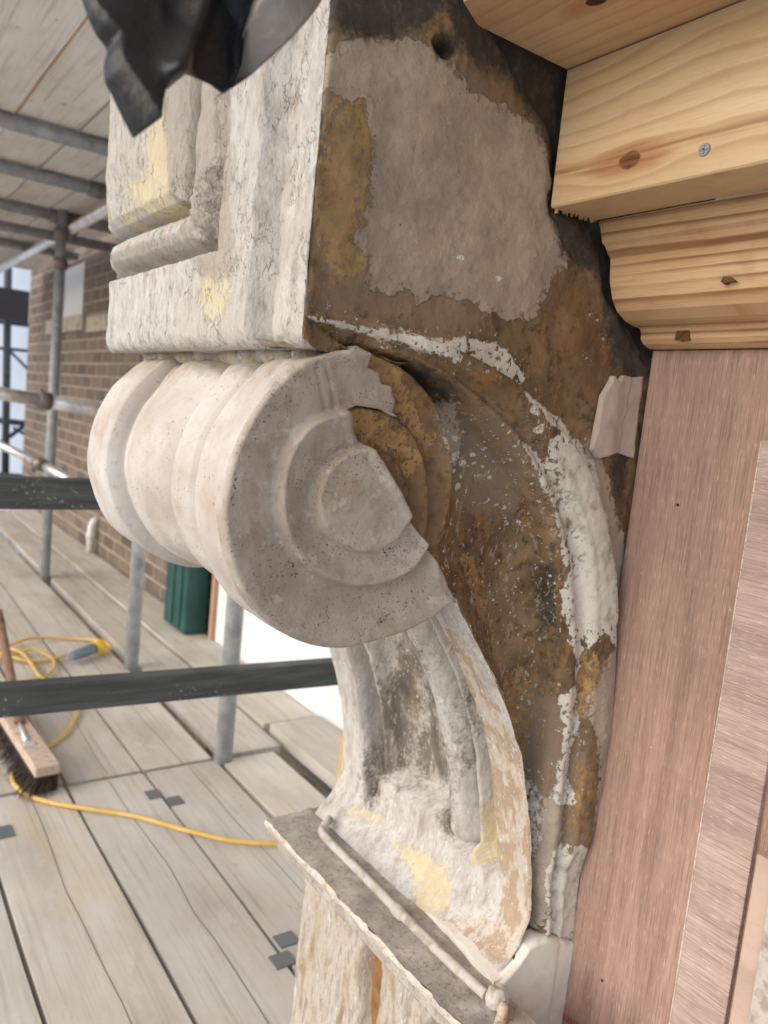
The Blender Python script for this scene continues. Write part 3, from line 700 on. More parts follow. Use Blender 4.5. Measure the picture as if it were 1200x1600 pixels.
shaft = empty('pilaster', (.62, .72, FLOOR-.02), 'peeling cream pilaster with brown recessed flutes below the ledge', 'pilaster')
def shaft_h(Q):
    y, z = Q[:, 0], Q[:, 1]; h = np.zeros(len(Q))
    for c in (.585, .728):
        w = .026
        b = np.clip((-.640-z)/.05, 0, 1)*np.clip((.83+z)/.10, 0, 1)
        d = w*np.sqrt(b)-np.abs(y-c)
        h -= .022*sstep(0, .008, d)*(b > 0)
    return h+fbm(y*40, z*20, 3, 4)*.004+fbm(y*120, z*70, 7, 3)*.0018
V, Fq, Q = relief(np.array([[.42, -.98], [.905, -.98], [.905, -.640], [.42, -.640]]), .003, shaft_h, placeX(.570), .07)
mi = None
ocz = MB()
o = from_np('fluted_shaft', V, Fq, M_SHAFT, shaft)
for c in (.585, .728):
    m = MB(); m.prism([(c-.020, -.665), (c+.020, -.665), (c+.019, -.745), (c+.003, -.82), (c-.003, -.82), (c-.019, -.745)], 'x', .5895, .5925); m.build('flute_bed', M_RECESS, shaft)

# pipe lying in the corner between scroll foot and ledge
M_PIPE = mat_plain_plaster('limewashed_lead_pipe', (178, 173, 166), (202, 198, 193), (160, 150, 136), 50, .0008, (200, 180, 130))
pipe = empty('lead_pipe', (.585, .72, -.59), 'thin pale painted pipe along the foot of the scroll with a lumpy joint', 'pipe')
pp = [onZ(512, 1288, -.585)+np.array([.012, .012, 0]), onZ(503, 1296, -.592), onZ(512, 1312, -.594), onZ(560, 1360, -.594), onZ(620, 1421, -.593), onZ(700, 1500, -.592), onZ(760, 1555, -.590)]
pw = smooth_path(pp, .006)
MB().tube(pw, .0058, 16).build('pipe_run', M_PIPE, pipe)
q0 = onZ(622, 1424, -.593); dd = (onZ(700, 1500, -.592)-onZ(620, 1421, -.593)); dd /= np.linalg.norm(dd)
MB().tube([q0-dd*.010, q0-dd*.008, q0, q0+dd*.010, q0+dd*.012], [.005, .0068, .0078, .0068, .005], 14).build('collar', M_PIPE, pipe)
je = onZ(775, 1560, -.585)
t = bmesh.new(); bmesh.ops.create_icosphere(t, subdivisions=4, radius=.0125)
for v in t.verts:
    c = v.co; k = 1+.45*float(fbm([c.x*90], [c.y*90], c.z*90, 3)[0]); v.co = c*k+Vector(je)
mm = MB(); mm._add(t); oj = mm.build('joint', M_PIPE, pipe)
for p in oj.data.polygons: p.use_smooth = True
MB().tube(smooth_path([je, onZ(786, 1578, -.588), onZ(783, 1596, -.600), onZ(774, 1625, -.606)], .004), .0065, 12).build('pipe_tail', mat_plain_plaster('worn_copper_tail', (176, 140, 104), (206, 190, 170), (150, 120, 90), 60, .001), pipe)

# ================================================================== TIMBER AND PLYWOOD
def knots(g, across, along, ks):
    """ks: (across, along, radius): bend of the grain and dark hearts"""
    bend = None; dark = None; halo = None
    for ka, kl, r in ks:
        da = g.math('SUBTRACT', across, ka); dl = g.math('SUBTRACT', along, kl)
        d2 = g.math('ADD', g.math('POWER', g.math('ABSOLUTE', g.math('DIVIDE', da, r)), 2.0), g.math('POWER', g.math('ABSOLUTE', g.math('DIVIDE', dl, r*1.5)), 2.0))
        far = g.math('ADD', g.math('POWER', g.math('ABSOLUTE', g.math('DIVIDE', da, r*2.2)), 2.0), g.math('POWER', g.math('ABSOLUTE', g.math('DIVIDE', dl, r*7)), 2.0))
        e = g.math('POWER', 2.718, g.math('MULTIPLY', far, -1.0))
        bb = g.math('MULTIPLY', e, g.math('MULTIPLY', g.math('DIVIDE', da, r), r*.9))
        kd = g.step(g.math('ADD', d2, g.math('MULTIPLY', g.noise(160, 3), .6)), 1.35, .9)
        kh = g.step(far, 1.0, .1)
        bend = bb if bend is None else g.math('ADD', bend, bb)
        dark = kd if dark is None else g.math('MAXIMUM', dark, kd)
        halo = kh if halo is None else g.math('MAXIMUM', halo, kh)
    return bend, dark, halo
def mat_pine(name, across_axis, freq, wobble, c_light, c_mid, c_dark, ks=(), contrast=.5, stretch=2.2, seed=0, rough=.62, streak=None):
    g = G(name, rough)
    s = g.sep(); along = s[1]
    across = g.math('ADD', g.math('MULTIPLY', s[0], across_axis[0]), g.math('MULTIPLY', s[2], across_axis[1]))
    w = g.noise(1.0, 3, .5, g.comb(g.math('MULTIPLY', across, 9.0), g.math('MULTIPLY', along, stretch), seed*3.7))
    w2 = g.noise(1.0, 4, .6, g.comb(g.math('MULTIPLY', across, 40.0), g.math('MULTIPLY', along, 5.0), seed*1.3+4))
    a = g.math('ADD', across, g.math('MULTIPLY', g.math('SUBTRACT', w, .5), wobble))
    a = g.math('ADD', a, g.math('MULTIPLY', g.math('SUBTRACT', w2, .5), .0035))
    dark = halo = None
    if ks:
        bend, dark, halo = knots(g, across, along, ks); a = g.math('ADD', a, g.math('MULTIPLY', bend, -1.0))
    ph = g.math('FRACT', g.math('MULTIPLY', a, freq))
    line = g.ramp(ph, [(0, (0, 0, 0, 1)), (.55, (.18, .18, .18, 1)), (.86, (1, 1, 1, 1)), (.93, (.75, .75, .75, 1)), (1.0, (0, 0, 0, 1))])
    var = g.noise(1.0, 3, .5, g.comb(g.math('MULTIPLY', across, 30.0), g.math('MULTIPLY', along, 3.0), seed+8))
    line = g.math('MULTIPLY', g.sep(line)[0], g.step(var, .12, .5))
    fib = g.noise(1.0, 4, .65, g.comb(g.math('MULTIPLY', across, 900.0), g.math('MULTIPLY', along, 26.0), seed))
    col = g.mix(g.step(g.noise(1.0, 3, .5, g.comb(g.math('MULTIPLY', across, 16.0), g.math('MULTIPLY', along, 2.5), seed+2)), .35, .65), lin(*c_light), lin(*c_mid))
    col = g.mix(g.math('MULTIPLY', line, contrast), col, lin(*c_dark))
    col = g.mix(g.math('MULTIPLY', g.step(fib, .45, .75), .30), col, lin(*c_dark))
    col = g.mix(g.math('MULTIPLY', g.step(g.noise(22, 4, .6), .55, .75), .2), col, lin(*c_dark))
    if ks:
        col = g.mix(g.math('MULTIPLY', halo, .55), col, lin(186, 122, 70))
        col = g.mix(dark, col, g.ramp(g.noise(120, 3), [(.4, lin(44, 26, 20)), (.65, lin(86, 50, 34))]))
    if streak:
        sa, sw, slope, ref = streak
        dd_ = g.math('SUBTRACT', g.math('ADD', a, g.math('MULTIPLY', g.math('SUBTRACT', along, ref), slope)), sa)
        k_ = g.math('POWER', 2.718, g.math('MULTIPLY', g.math('POWER', g.math('ABSOLUTE', g.math('DIVIDE', dd_, sw)), 2.0), -1.0))
        k_ = g.math('MULTIPLY', k_, g.step(g.noise(1.0, 4, .6, g.comb(g.math('MULTIPLY', across, 260.0), g.math('MULTIPLY', along, 8.0), 3.0)), .30, .62))
        col = g.mix(g.math('MULTIPLY', k_, .75), col, lin(148, 96, 56))
    bump = g.math('SUBTRACT', g.math('MULTIPLY', fib, .4), g.math('MULTIPLY', line, .35))
    if ks: bump = g.math('ADD', bump, g.math('MULTIPLY', dark, .5))
    return g.done(col, bump, .0007, .7)
kn = lambda px, py, X, r: (onX(px, py, X)[2], onX(px, py, X)[1], r)
M_SOFFIT = mat_pine('orange_pine_soffit', (1, 0), 60, .020, (220, 188, 148), (206, 170, 128), (168, 120, 80), [(onZ(932, 3, .331)[0], onZ(932, 3, .331)[1], .007)], .35, 2.5, 1)
M_FASCIA = mat_pine('pale_pine_fascia', (0, 1), 62, .060, (226, 204, 166), (214, 186, 144), (168, 126, 84), [kn(984, 250, .546, .0080), kn(1043, 324, .549, .003)], .45, 3.2, 2, streak=(kn(984, 250, .546, 0)[0], .0035, .0, kn(984, 250, .546, 0)[1]))
M_MOULD = mat_pine('striped_pine_moulding', (.5, 1), 118, .014, (236, 210, 168), (216, 176, 128), (132, 80, 44), [kn(1132, 437, .645, .0030)], .8, 1.2, 3)
M_BACK = mat_pine('rough_sawn_timber', (1, 1), 70, .03, (210, 180, 140), (190, 150, 110), (140, 96, 60), (), .4, 2.0, 5)

soffit = MB()
so_pts = [(onY(a, b)[0], onY(a, b)[1]) for a, b in ()]
edge = [onY(*p) for p in ((735, -14), (750, 0), (765, 15), (782, 40), (800, 60), (818, 77), (830, 85), (856, 97), (880, 109))]
poly = [(e[0], .549-.002*(i % 2)) for i, e in enumerate(edge)]
soffit.prism([(.405, .530), (.437, .549), (.53, .549), (.8, .549), (.8, -.9), (.405, -.9)], 'z', .332, .354)
o = soffit.build('soffit_board', M_SOFFIT); tag(o, 'orange pine soffit board overhead at the top right', 'board')

fas = empty('fascia_board', (.546, .2, .21), 'wide pale pine fascia board with a dark knot and one screw', 'board')
random.seed(3)
f = MB()
# front face with a ragged sawn end, lower arris and underside
yend = .5478
f.prism([(.546, .2105), (.5475, .209), (.612, .2125), (.620, .216), (.620, .3305), (.546, .3305)], 'y', -.9, yend)
f.build('board', M_FASCIA, fas)
sp = MB()
for k in range(26):
    t = random.random(); x = .549+t*.06; z = .2093+.0035*t
    L = random.uniform(.0015, .005); w = .0007
    sp.prism([(x-w, z+.002), (x+w, z+.002), (x+random.uniform(-.001, .001), z-L)], 'y', yend-.002-random.random()*.002, yend-.0005)
sp.build('splinters', M_FASCIA, fas)
M_SCREW = G('zinc_screw', .35).done(lin(150, 152, 152), None, metal=.7)
sc_ = onX(1101, 234, .546)
s = MB(); s.tube([(.5462, sc_[1], sc_[2]), (.5447, sc_[1], sc_[2])], [.0052, .0046], 20)
s.box((.5440, sc_[1]-.0033, sc_[2]-.0007), (.5449, sc_[1]+.0033, sc_[2]+.0007)); s.box((.5440, sc_[1]-.0007, sc_[2]-.0033), (.5449, sc_[1]+.0007, sc_[2]+.0033))
s.build('screw', M_SCREW, fas)

mp = [onY(*p, .548) for p in ((936, 346), (939, 380), (944, 386), (948, 398), (952, 404), (951, 440), (955, 468), (962, 487), (975, 502), (988, 510), (998, 514), (1000, 522), (999, 530), (1003, 538), (1012, 545))]
prof = [(p[0], p[2]) for p in mp]
prof[0] = (.613, .2115)
prof = prof+[(.80, prof[-1][1]), (.80, .208), (.613, .208)]
mo = empty('cornice_moulding', (.65, .2, .10), 'stepped pine cornice moulding with orange grain stripes above the plywood', 'moulding')
m = MB(); m.prism(prof, 'y', -.9, .5465)
mob = m.build('moulding', M_MOULD, mo)
kp = onX(1066, 526, .700)
km = MB(); km.prism([(kp[1]-.010, kp[2]-.004), (kp[1]-.008, kp[2]+.006), (kp[1]-.001, kp[2]+.010), (kp[1]+.006, kp[2]+.007), (kp[1]+.008, kp[2]-.003), (kp[1], kp[2]-.005)], 'x', .6985, .701)
M_KNOT = mat_plain_plaster('loose_dark_knot', (70, 50, 40), (120, 84, 60), (46, 34, 28), 90, .001)
km.build('loose_knot', M_KNOT, mo)
kp = onX(1132, 438, .6365)
km = MB(); km.prism([(kp[1]-.009, kp[2]-.001), (kp[1]-.003, kp[2]+.0035), (kp[1]+.003, kp[2]+.004), (kp[1]+.005, kp[2]-.0005), (kp[1]+.001, kp[2]-.003), (kp[1]-.003, kp[2]-.001)], 'x', .6385, .643)
km.build('split_knot', M_KNOT, mo)

def mat_ply(name, horizontal, c0, c1, c2, seed):
    g = G(name, .55); s = g.sep()
    a, b = (s[2], s[1]) if horizontal else (s[1], s[2])
    f1 = g.noise(1.0, 4, .6, g.comb(g.math('MULTIPLY', a, 620.0), g.math('MULTIPLY', b, 15.0), seed))
    f2 = g.noise(1.0, 3, .55, g.comb(g.math('MULTIPLY', a, 60.0), g.math('MULTIPLY', b, 3.0), seed+3))
    f3 = g.noise(1.0, 2, .5, g.comb(g.math('MULTIPLY', a, 1100.0), g.math('MULTIPLY', b, 62.0), seed+6))
    col = g.ramp(f2, [(.3, lin(*c0)), (.5, lin(*c1)), (.7, lin(*c2))])
    fg = g.noise(1.0, 4, .6, g.comb(g.math('MULTIPLY', a, 16.0), g.math('MULTIPLY', b, 1.6), seed+9))
    col = g.mix(g.math('MULTIPLY', g.step(fg, .46, .6), .4), col, lin(*[int(v*.84) for v in c0]))
    col = g.mix(g.math('MULTIPLY', g.step(f1, .46, .64), .5), col, lin(*[int(v*.68) for v in c0]))
    col = g.mix(g.math('MULTIPLY', g.step(f3, .58, .68), .5), col, lin(*[min(255, int(v*1.18)) for v in c2]))
    n5 = g.noise(7, 4, .6)
    col = g.mix(g.math('MULTIPLY', g.step(n5, .5, .7), .35), col, lin(*[int(v*.9) for v in c0]))
    pin = g.step(g.noise(160, 1, .4, g.vec((1, 1, 1), off=(2, 1, 6))), .79, .81)
    col = g.mix(g.math('MULTIPLY', pin, .5), col, lin(225, 210, 200))
    return g.done(col, g.math('ADD', f1, g.math('MULTIPLY', f3, .6)), .0006, .75, rough=g.math('ADD', .42, g.math('MULTIPLY', f1, .25)))
M_PLY = mat_ply('reddish_plywood', False, (160, 130, 117), (173, 143, 129), (187, 157, 144), 1)
M_PLY2 = mat_ply('cross_grained_plywood', True, (174, 148, 138), (190, 166, 156), (206, 186, 176), 2)
PX0 = .724
ply = empty('plywood_sheet', (PX0, .45, -.9), 'tall reddish plywood sheet with upright grain beside the corbel', 'plywood sheet')
m = MB(); m.box((PX0, .05, -1.1), (PX0+.018, .5475, .1005), .0008, seg=1); m.build('board', M_PLY, ply)
M_HOLE = G('dark_nail_hole', .9).done(lin(30, 24, 20))
for px, py in ((1059, 789), (941, 1532)):
    h = onX(px, py, PX0); m = MB(); m.tube([(PX0-.0006, h[1], h[2]), (PX0+.0004, h[1], h[2])], .0016, 10); m.build('nail_hole', M_HOLE, ply)
# red ink stamp near the bottom edge of the sheet
M_INK = G('red_stamp_ink', .7).done(lin(150, 62, 66))
c0 = onX(871, 1575, PX0); c1 = onX(905, 1601, PX0); dv2 = Vector((0, c1[1]-c0[1], c1[2]-c0[2])); ang = math.atan2(dv2.z, -dv2.y)
m = MB(); L = .075
ux = Vector((0, -math.cos(ang), math.sin(ang))); uz = Vector((0, math.sin(ang), math.cos(ang)))
def strip(m, p, q, w):
    a = (q-p).normalized(); n = Vector((1, 0, 0)).cross(a)*w
    vs = [m.bm.verts.new(v+Vector((-.0004, 0, 0))) for v in (p-n, q-n, q+n, p+n)]; m.bm.faces.new(vs)
o0 = Vector((PX0, c0[1], c0[2]))
strip(m, o0, o0+ux*L, .0004); strip(m, o0-uz*.016, o0-uz*.016+ux*L, .0004)
m.build('stamp_border', M_INK, ply)
tc = bpy.data.curves.new('stamp_text', 'FONT'); tc.body = 'D25EEN'; tc.size = .0085; tc.offset = .00012
to = bpy.data.objects.new('tmp', tc); COL.objects.link(to)
bpy.context.view_layer.update()
me = bpy.data.meshes.new_from_object(to.evaluated_get(bpy.context.evaluated_depsgraph_get())); bpy.data.objects.remove(to)
R3 = Matrix((( -ux.cross(uz).x, ux.x, uz.x), (0, ux.y, uz.y), (0, ux.z, uz.z)))
tm = Matrix(((ux.x, uz.x, -1, 0), (ux.y, uz.y, 0, 0), (ux.z, uz.z, 0, 0), (0, 0, 0, 1)))
me.transform(Matrix.Translation(o0-uz*.0075+ux*.002+Vector((-.0005, 0, 0))) @ tm)
link_mesh('stamp_text', me, M_INK, ply)

ply2 = empty('plywood_strip', (PX0-.006, .37, -.9), 'second plywood strip with level grain fixed over the first sheet', 'plywood strip')
m = MB(); m.box((PX0-.0065, .352, -1.1), (PX0-.0005, .4065, .0145), .0006, seg=1); m.build('strip', M_PLY2, ply2)
M_SAWN = mat_plain_plaster('pale_sawn_edge', (206, 190, 178), (226, 214, 204), (190, 170, 156), 200, .0006)
random.seed(9)
m = MB(); z = -1.0
while z < .012:
    d = random.uniform(.001, .009); w = random.uniform(.0001, .0007)
    m.box((PX0-.0075, .4062-w, z), (PX0-.003, .4066+w*.6, min(z+d, .013))); z += d*random.uniform(1.0, 1.15)
m.build('splintered_edge', M_SAWN, ply2)
M_BATTEN = mat_pine('pink_batten', (1, .05), 150, .01, (200, 176, 160), (188, 162, 146), (150, 122, 106), (), .3, 1.0, 7)
post = empty('timber_batten', (.70, .32, -.9), 'narrow pinkish timber batten standing at the lower right edge', 'batten')
m = MB(); b0 = onX(1142, 1600, .700); b1 = onX(1180, 1600, .700)
m.box((.696, .05, -1.1), (.7145, .3375, -.36), .0015); m.build('batten', M_BATTEN, post)
m = MB(); m.box((.690, .05, -1.1), (.6955, .318, -.34), .001); m.build('grey_facing', mat_plain_plaster('grey_worn_timber', (176, 166, 156), (196, 188, 180), (150, 136, 124), 40, .001), post)

# ================================================================== SCAFFOLD
M_BOARD = None
def mat_board(name, c0, c1, c2, ys):
    g = G(name, .8); s = g.sep(); r = g.rnd(); ro = g.math('MULTIPLY', r, 37.0)
    x = g.math('ADD', s[0], ro)
    n1 = g.noise(1.0, 5, .6, g.comb(g.math('MULTIPLY', x, 7.0), g.math('MULTIPLY', s[1], 2.6), ro))
    n2 = g.noise(1.0, 4, .6, g.comb(g.math('MULTIPLY', x, 150.0), g.math('MULTIPLY', s[1], 3.0), ro))
    n3 = g.noise(1.0, 4, .6, g.comb(g.math('MULTIPLY', x, 16.0), g.math('MULTIPLY', s[1], 9.0), g.math('ADD', ro, 5.0)))
    col = g.ramp(n1, [(.3, lin(*c0)), (.5, lin(*c1)), (.7, lin(*c2))])
    col = g.mix(g.math('MULTIPLY', g.step(n2, .5, .72), .22), col, lin(132, 120, 104))
    col = g.mix(g.math('MULTIPLY', g.step(n3, .60, .70), .45), col, lin(216, 210, 200))
    stn = g.step(g.noise(1.0, 4, .6, g.comb(g.math('MULTIPLY', x, 5.0), g.math('MULTIPLY', s[1], 2.0), g.math('ADD', ro, 9.0))), .56, .70)
    col = g.mix(g.math('MULTIPLY', stn, .5), col, lin(*ys))
    dk = g.step(g.noise(1.0, 3, .5, g.comb(g.math('MULTIPLY', x, 30.0), g.math('MULTIPLY', s[1], 14.0), ro)), .70, .75)
    col = g.mix(g.math('MULTIPLY', dk, .5), col, lin(120, 104, 86))
    spl = g.math('MULTIPLY', g.step(g.noise(120, 3, .55, g.vec((1, .8, 1), off=(.3, 2, 1))), .66, .70), g.step(g.noise(6, 3, .6), .5, .62))
    col = g.mix(g.math('MULTIPLY', spl, .7), col, lin(232, 228, 220))
    gr_ = g.noise(1.0, 5, .65, g.comb(g.math('MULTIPLY', x, 60.0), g.math('MULTIPLY', s[1], 2.2), g.math('ADD', ro, 2.0)))
    col = g.mix(g.math('MULTIPLY', g.step(gr_, .54, .68), .30), col, lin(126, 112, 94))
    hue = g.math('ADD', .86, g.math('MULTIPLY', r, .22))
    n = g.N('ShaderNodeMix', data_type='RGBA', blend_type='MULTIPLY'); n.inputs[0].default_value = 1; g.put(n.inputs[6], col); g.put(n.inputs[7], g.comb(hue, hue, hue))
    return g.done(n.outputs[2], g.math('ADD', n2, n3), .0012, .5)
M_BOARD = mat_board('grey_scaffold_board', (184, 176, 164), (206, 199, 187), (220, 215, 205), (206, 188, 154))
M_CEIL = mat_board('overhead_scaffold_board', (222, 214, 202), (236, 230, 220), (242, 238, 231), (212, 192, 168))
M_BAND = G('dull_steel_band', .55); M_BAND = M_BAND.done(lin(118, 122, 124), M_BAND.noise(90, 4), .001, .5, metal=.3)
def mat_tube(name, c, metal=.15):
    g = G(name, .32 if metal > .6 else .5); n = g.noise(22, 5, .65); n2 = g.noise(90, 4, .6)
    col = g.ramp(n, [(.35, lin(*[int(v*.86) for v in c])), (.55, lin(*c)), (.7, lin(*[min(255, int(v*1.1)) for v in c]))])
    col = g.mix(g.math('MULTIPLY', g.step(n2, .62, .72), .5), col, lin(206, 204, 198))
    col = g.mix(g.math('MULTIPLY', g.step(g.noise(14, 5, .6, g.vec((1, 1, 1), off=(6, 1, 2))), .62, .72), .5), col, lin(128, 104, 84))
    return g.done(col, n2, .0008, .4, metal=metal)
M_TUBE = mat_tube('galvanised_tube', (168, 172, 176))
M_TUBE_L = mat_tube('bright_galvanised_tube', (246, 248, 250), .7)
M_COUP = mat_tube('rusty_coupler', (140, 134, 128), .5)

def crack_mesh(pts, w, z, name, parent):
    m = MB(); P = [Vector((x, y, z)) for x, y in pts]
    for a, b in zip(P, P[1:]):
        d = (b-a).normalized(); n = Vector((-d.y, d.x, 0))*w
        m.bm.faces.new([m.bm.verts.new(v) for v in (a-n, b-n, b+n, a+n)])
    return m.build(name, M_CRACK, parent)
M_CRACK = G('dark_split', .9).done(lin(116, 104, 90))
def board(x0, x1, y0, y1, z1, label, group, mat, zj=0, split=None, clips=(), th=.038, up=1):
    """one scaffold board; split: thin crack along it; clips: steel corner pieces at its ends"""
    o = empty('scaffold_board', ((x0+x1)/2, (y0+y1)/2, z1-th), label, 'scaffold board', group)
    m = MB(); z = z1+zj
    g_ = .0050
    n = 40; ws = random.random()*50
    top = []
    xa = lambda y: x0+g_+float(vnoise([y*3], [ws])[0])*.006
    xb = lambda y: x1-g_+float(vnoise([y*3], [ws+7])[0])*.006
    ysq = [y0+.003+(y1-y0-.006)*k/n for k in range(n+1)]
    A = [m.bm.verts.new((xa(y), y, z)) for y in ysq]; B = [m.bm.verts.new((xb(y), y, z)) for y in ysq]
    A2 = [m.bm.verts.new((xa(y), y, z-th)) for y in ysq]; B2 = [m.bm.verts.new((xb(y), y, z-th)) for y in ysq]
    for k in range(n):
        m.bm.faces.new((A[k], A[k+1], B[k+1], B[k])); m.bm.faces.new((A2[k], B2[k], B2[k+1], A2[k+1]))
        m.bm.faces.new((A[k], A2[k], A2[k+1], A[k+1])); m.bm.faces.new((B[k], B[k+1], B2[k+1], B2[k]))
    m.bm.faces.new((A[0], B[0], B2[0], A2[0])); m.bm.faces.new((A[-1], A2[-1], B2[-1], B[-1]))
    m.build('plank', mat, o)
    zs = z+.0006 if up > 0 else z-th-.0006
    if split:
        fx, ya, yb = split; pts = []
        for k in range(26):
            y = ya+(yb-ya)*k/25; pts.append((x0+(x1-x0)*fx+float(fbm([y*4], [ws+3], 0, 3)[0])*.016, y))
        crack_mesh(pts, .0008, zs, 'split', o)
    for (px, py, w, d) in clips:
        c = onZ(px, py, z); mm = MB(); mm.box((c[0]-w/2, c[1]-d/2, z-.012), (c[0]+w/2, c[1]+d/2, z+.003), .001); mm.build('end_clip', M_BAND, o)
    return o
XS = [-.52, -.32, -.12, .08, .28, .481, .673, .872]
YJ = 1.895
rng = random.Random(12)
near_labels = ['far left', 'left', '', '']
lab_near = ['near floor board at the outer scaffold edge', 'near floor board second from the outer edge', 'near floor board third from the outer edge', 'near floor board left of the wide dark gap at lower left',
            'near floor board at lower left with a long pale face', 'near floor board in the middle with the yellow cable across it', 'near floor board beside the pilaster with steel corner clips']
lab_far = ['far floor board at the outer scaffold edge', 'far floor board second from the outer edge', 'far floor board third from the outer edge', 'far floor board under the coiled yellow cable',
           'far floor board under the broom head', 'far floor board between broom and scaffold pole', 'far floor board along the line of scaffold poles']
for i in range(7):
    x0, x1 = XS[i], XS[i+1]
    clips = []
    if i == 4: clips = [(6, 1301, .036, .05)]
    if i == 5: clips = [(240, 1242, .034, .042), (441, 1501, .040, .036)]
    if i == 6: clips = [(273, 1252, .036, .040), (447, 1469, .040, .036)]
    board(x0, x1, -1.6, YJ, FLOOR, lab_near[i], 'floor boards of the scaffold', M_BOARD, rng.uniform(-.004, .002), (rng.uniform(.45, .62), -.2, YJ-.01) if i in (4, 5, 6) else None, clips)
    board(x0, x1, YJ+.012, 6.2, FLOOR, lab_far[i], 'floor boards of the scaffold', M_BOARD, rng.uniform(-.005, .001), (rng.uniform(.4, .6), YJ+.02, 4.2) if i in (3, 5, 6) else None)
board(.912, 1.085, YJ+.015, 6.4, FLOOR, 'inner floor board between the poles and the white board', 'floor boards of the scaffold', M_BOARD, -.004, (.5, 2.0, 5.0))
board(1.092, 1.285, 2.055, 6.4, FLOOR, 'last floor board against the brick wall', 'floor boards of the scaffold', M_BOARD, .002)
board(1.10, 1.285, 1.05, 2.035, FLOOR+.012, 'short raised floor board by the foot of the white board', 'floor boards of the scaffold', M_BOARD, 0)
board(.880, 1.045, -.4, YJ-.01, FLOOR, 'near floor board partly behind the pilaster and ledge', 'floor boards of the scaffold', M_BOARD, -.003)
# pale sacks and rubbish lying on the lift below, seen through the open gap
m = MB(); t = bmesh.new(); bmesh.ops.create_icosphere(t, subdivisions=4, radius=1)
for v in t.verts:
    c = v.co.copy(); k = 1+.35*float(fbm([c.x*2.2], [c.y*2.2], c.z*2.2, 4)[0]); v.co = Vector((c.x*.10, c.y*.55, c.z*.06))*k+Vector((1.16, 1.72, FLOOR-.20))
m._add(t); o = m.build('plastic_sack', G('white_sack', .5).done(lin(232, 236, 240))); tag(o, 'crumpled white plastic seen through the gap in the floor boards', 'sack')
for p in o.data.polygons: p.use_smooth = True

# ceiling: boards of the lift above on cross tubes
cx = [-.49, -.30, -.11, .08, .27, .461, .652, .842, 1.03, 1.22]
lab_c = ['overhead board at the outer edge', 'overhead board second from the outer edge', 'overhead board third from the outer edge', 'overhead board fourth from the outer edge', 'stained overhead board at the top left corner',
         'overhead board left of the black plastic', 'overhead board partly behind the corbel block', 'overhead board nearest the brick wall', 'overhead board tight against the wall']
for i in range(9):
    board(cx[i], cx[i+1], -1.5, 6.6, CEIL+.038, lab_c[i], 'overhead boards of the scaffold', M_CEIL, rng.uniform(-.002, .002), None, up=-1)
m = MB(); a_ = onZ(27, 178, CEIL); 
m.box((.4585, 1.9, CEIL-.003), (.4635, 2.86, CEIL+.004)); o = m.build('lath', M_BACK); tag(o, 'thin pale lath in the seam between overhead boards', 'lath')

def tube(p, q, r, label, mat, group='scaffold tubes', couplers=(), name='scaffold_tube', cat='scaffold tube'):
    p, q = Vector(p), Vector(q)
    o = empty(name, p, label, cat, group)
    m = MB(); n = 16; up = Vector((0, 0, 1)) if abs((q-p).normalized().z) < .9 else Vector((1, 0, 0))
    m.tube([p, q], r, 20, cap=True); ob = m.build('tube', mat, o)
    d = (q-p).normalized()
    for t in couplers:
        c = p+d*t; mm = MB(); mm.tube([c-d*.028, c-d*.026, c+d*.026, c+d*.028], [r, r+.009, r+.009, r], 18)
        s1 = d.orthogonal().normalized()
        mm.tube([c+s1*(r+.004), c+s1*(r+.030)], .007, 10); mm.box(c+s1*(r+.022)-Vector((.011,)*3), c+s1*(r+.022)+Vector((.011,)*3), .002)
        mm.build('coupler', M_COUP, o)
    return o
# standards beside the wall
def pole_top(px, py, X): return onX(px, py, X)
for (x, y, lab) in ((.892, 4.15, 'upright scaffold pole farthest along the brick wall'), (.884, 2.69, 'upright scaffold pole passing behind the scroll'), (.889, 1.885, 'upright scaffold pole nearest the corbel stem')):
    tube((x, y, FLOOR-.25), (x, y, CEIL+.03), .0242, lab, M_TUBE, couplers=(1.94, 1.80))
tube((.894, 6.6, FLOOR-.2), (.894, 6.6, CEIL+.1), .0242, 'upright scaffold pole at the far left edge', M_TUBE)
# transoms under the overhead boards
for (y, lab) in ((2.86, 'thick cross tube nearest under the overhead boards'), (3.47, 'second cross tube under the overhead boards'), (4.19, 'third cross tube under the overhead boards beside the far pole'), (1.55, 'cross tube under the overhead boards behind the black plastic')):
    tube((-.6, y, CEIL-.0275), (1.24, y, CEIL-.0275), .0242, lab, M_TUBE, couplers=(1.47, 1.56) if y > 3 else ())
tube((-.6, 4.32, CEIL-.10), (1.24, 4.32, CEIL-.10), .0242, 'lower cross tube paired below the third one', M_TUBE)
tube((-.6, 5.3, CEIL-.03), (1.24, 5.3, CEIL-.03), .0242, 'fourth cross tube far under the overhead boards', M_TUBE)
# ledger along the wall with swivel couplers
tube((.94, 2.9, CEIL-.078), (.94, 7.5, CEIL-.078), .0242, 'long ledger tube running along the wall under the cross tubes', M_TUBE_L, couplers=(1.28, 1.42))
tube((.62, 4.4, CEIL-.12), (.62, 8.0, CEIL-.12), .0242, 'second ledger tube running away at the left', M_TUBE_L, couplers=(.6,))
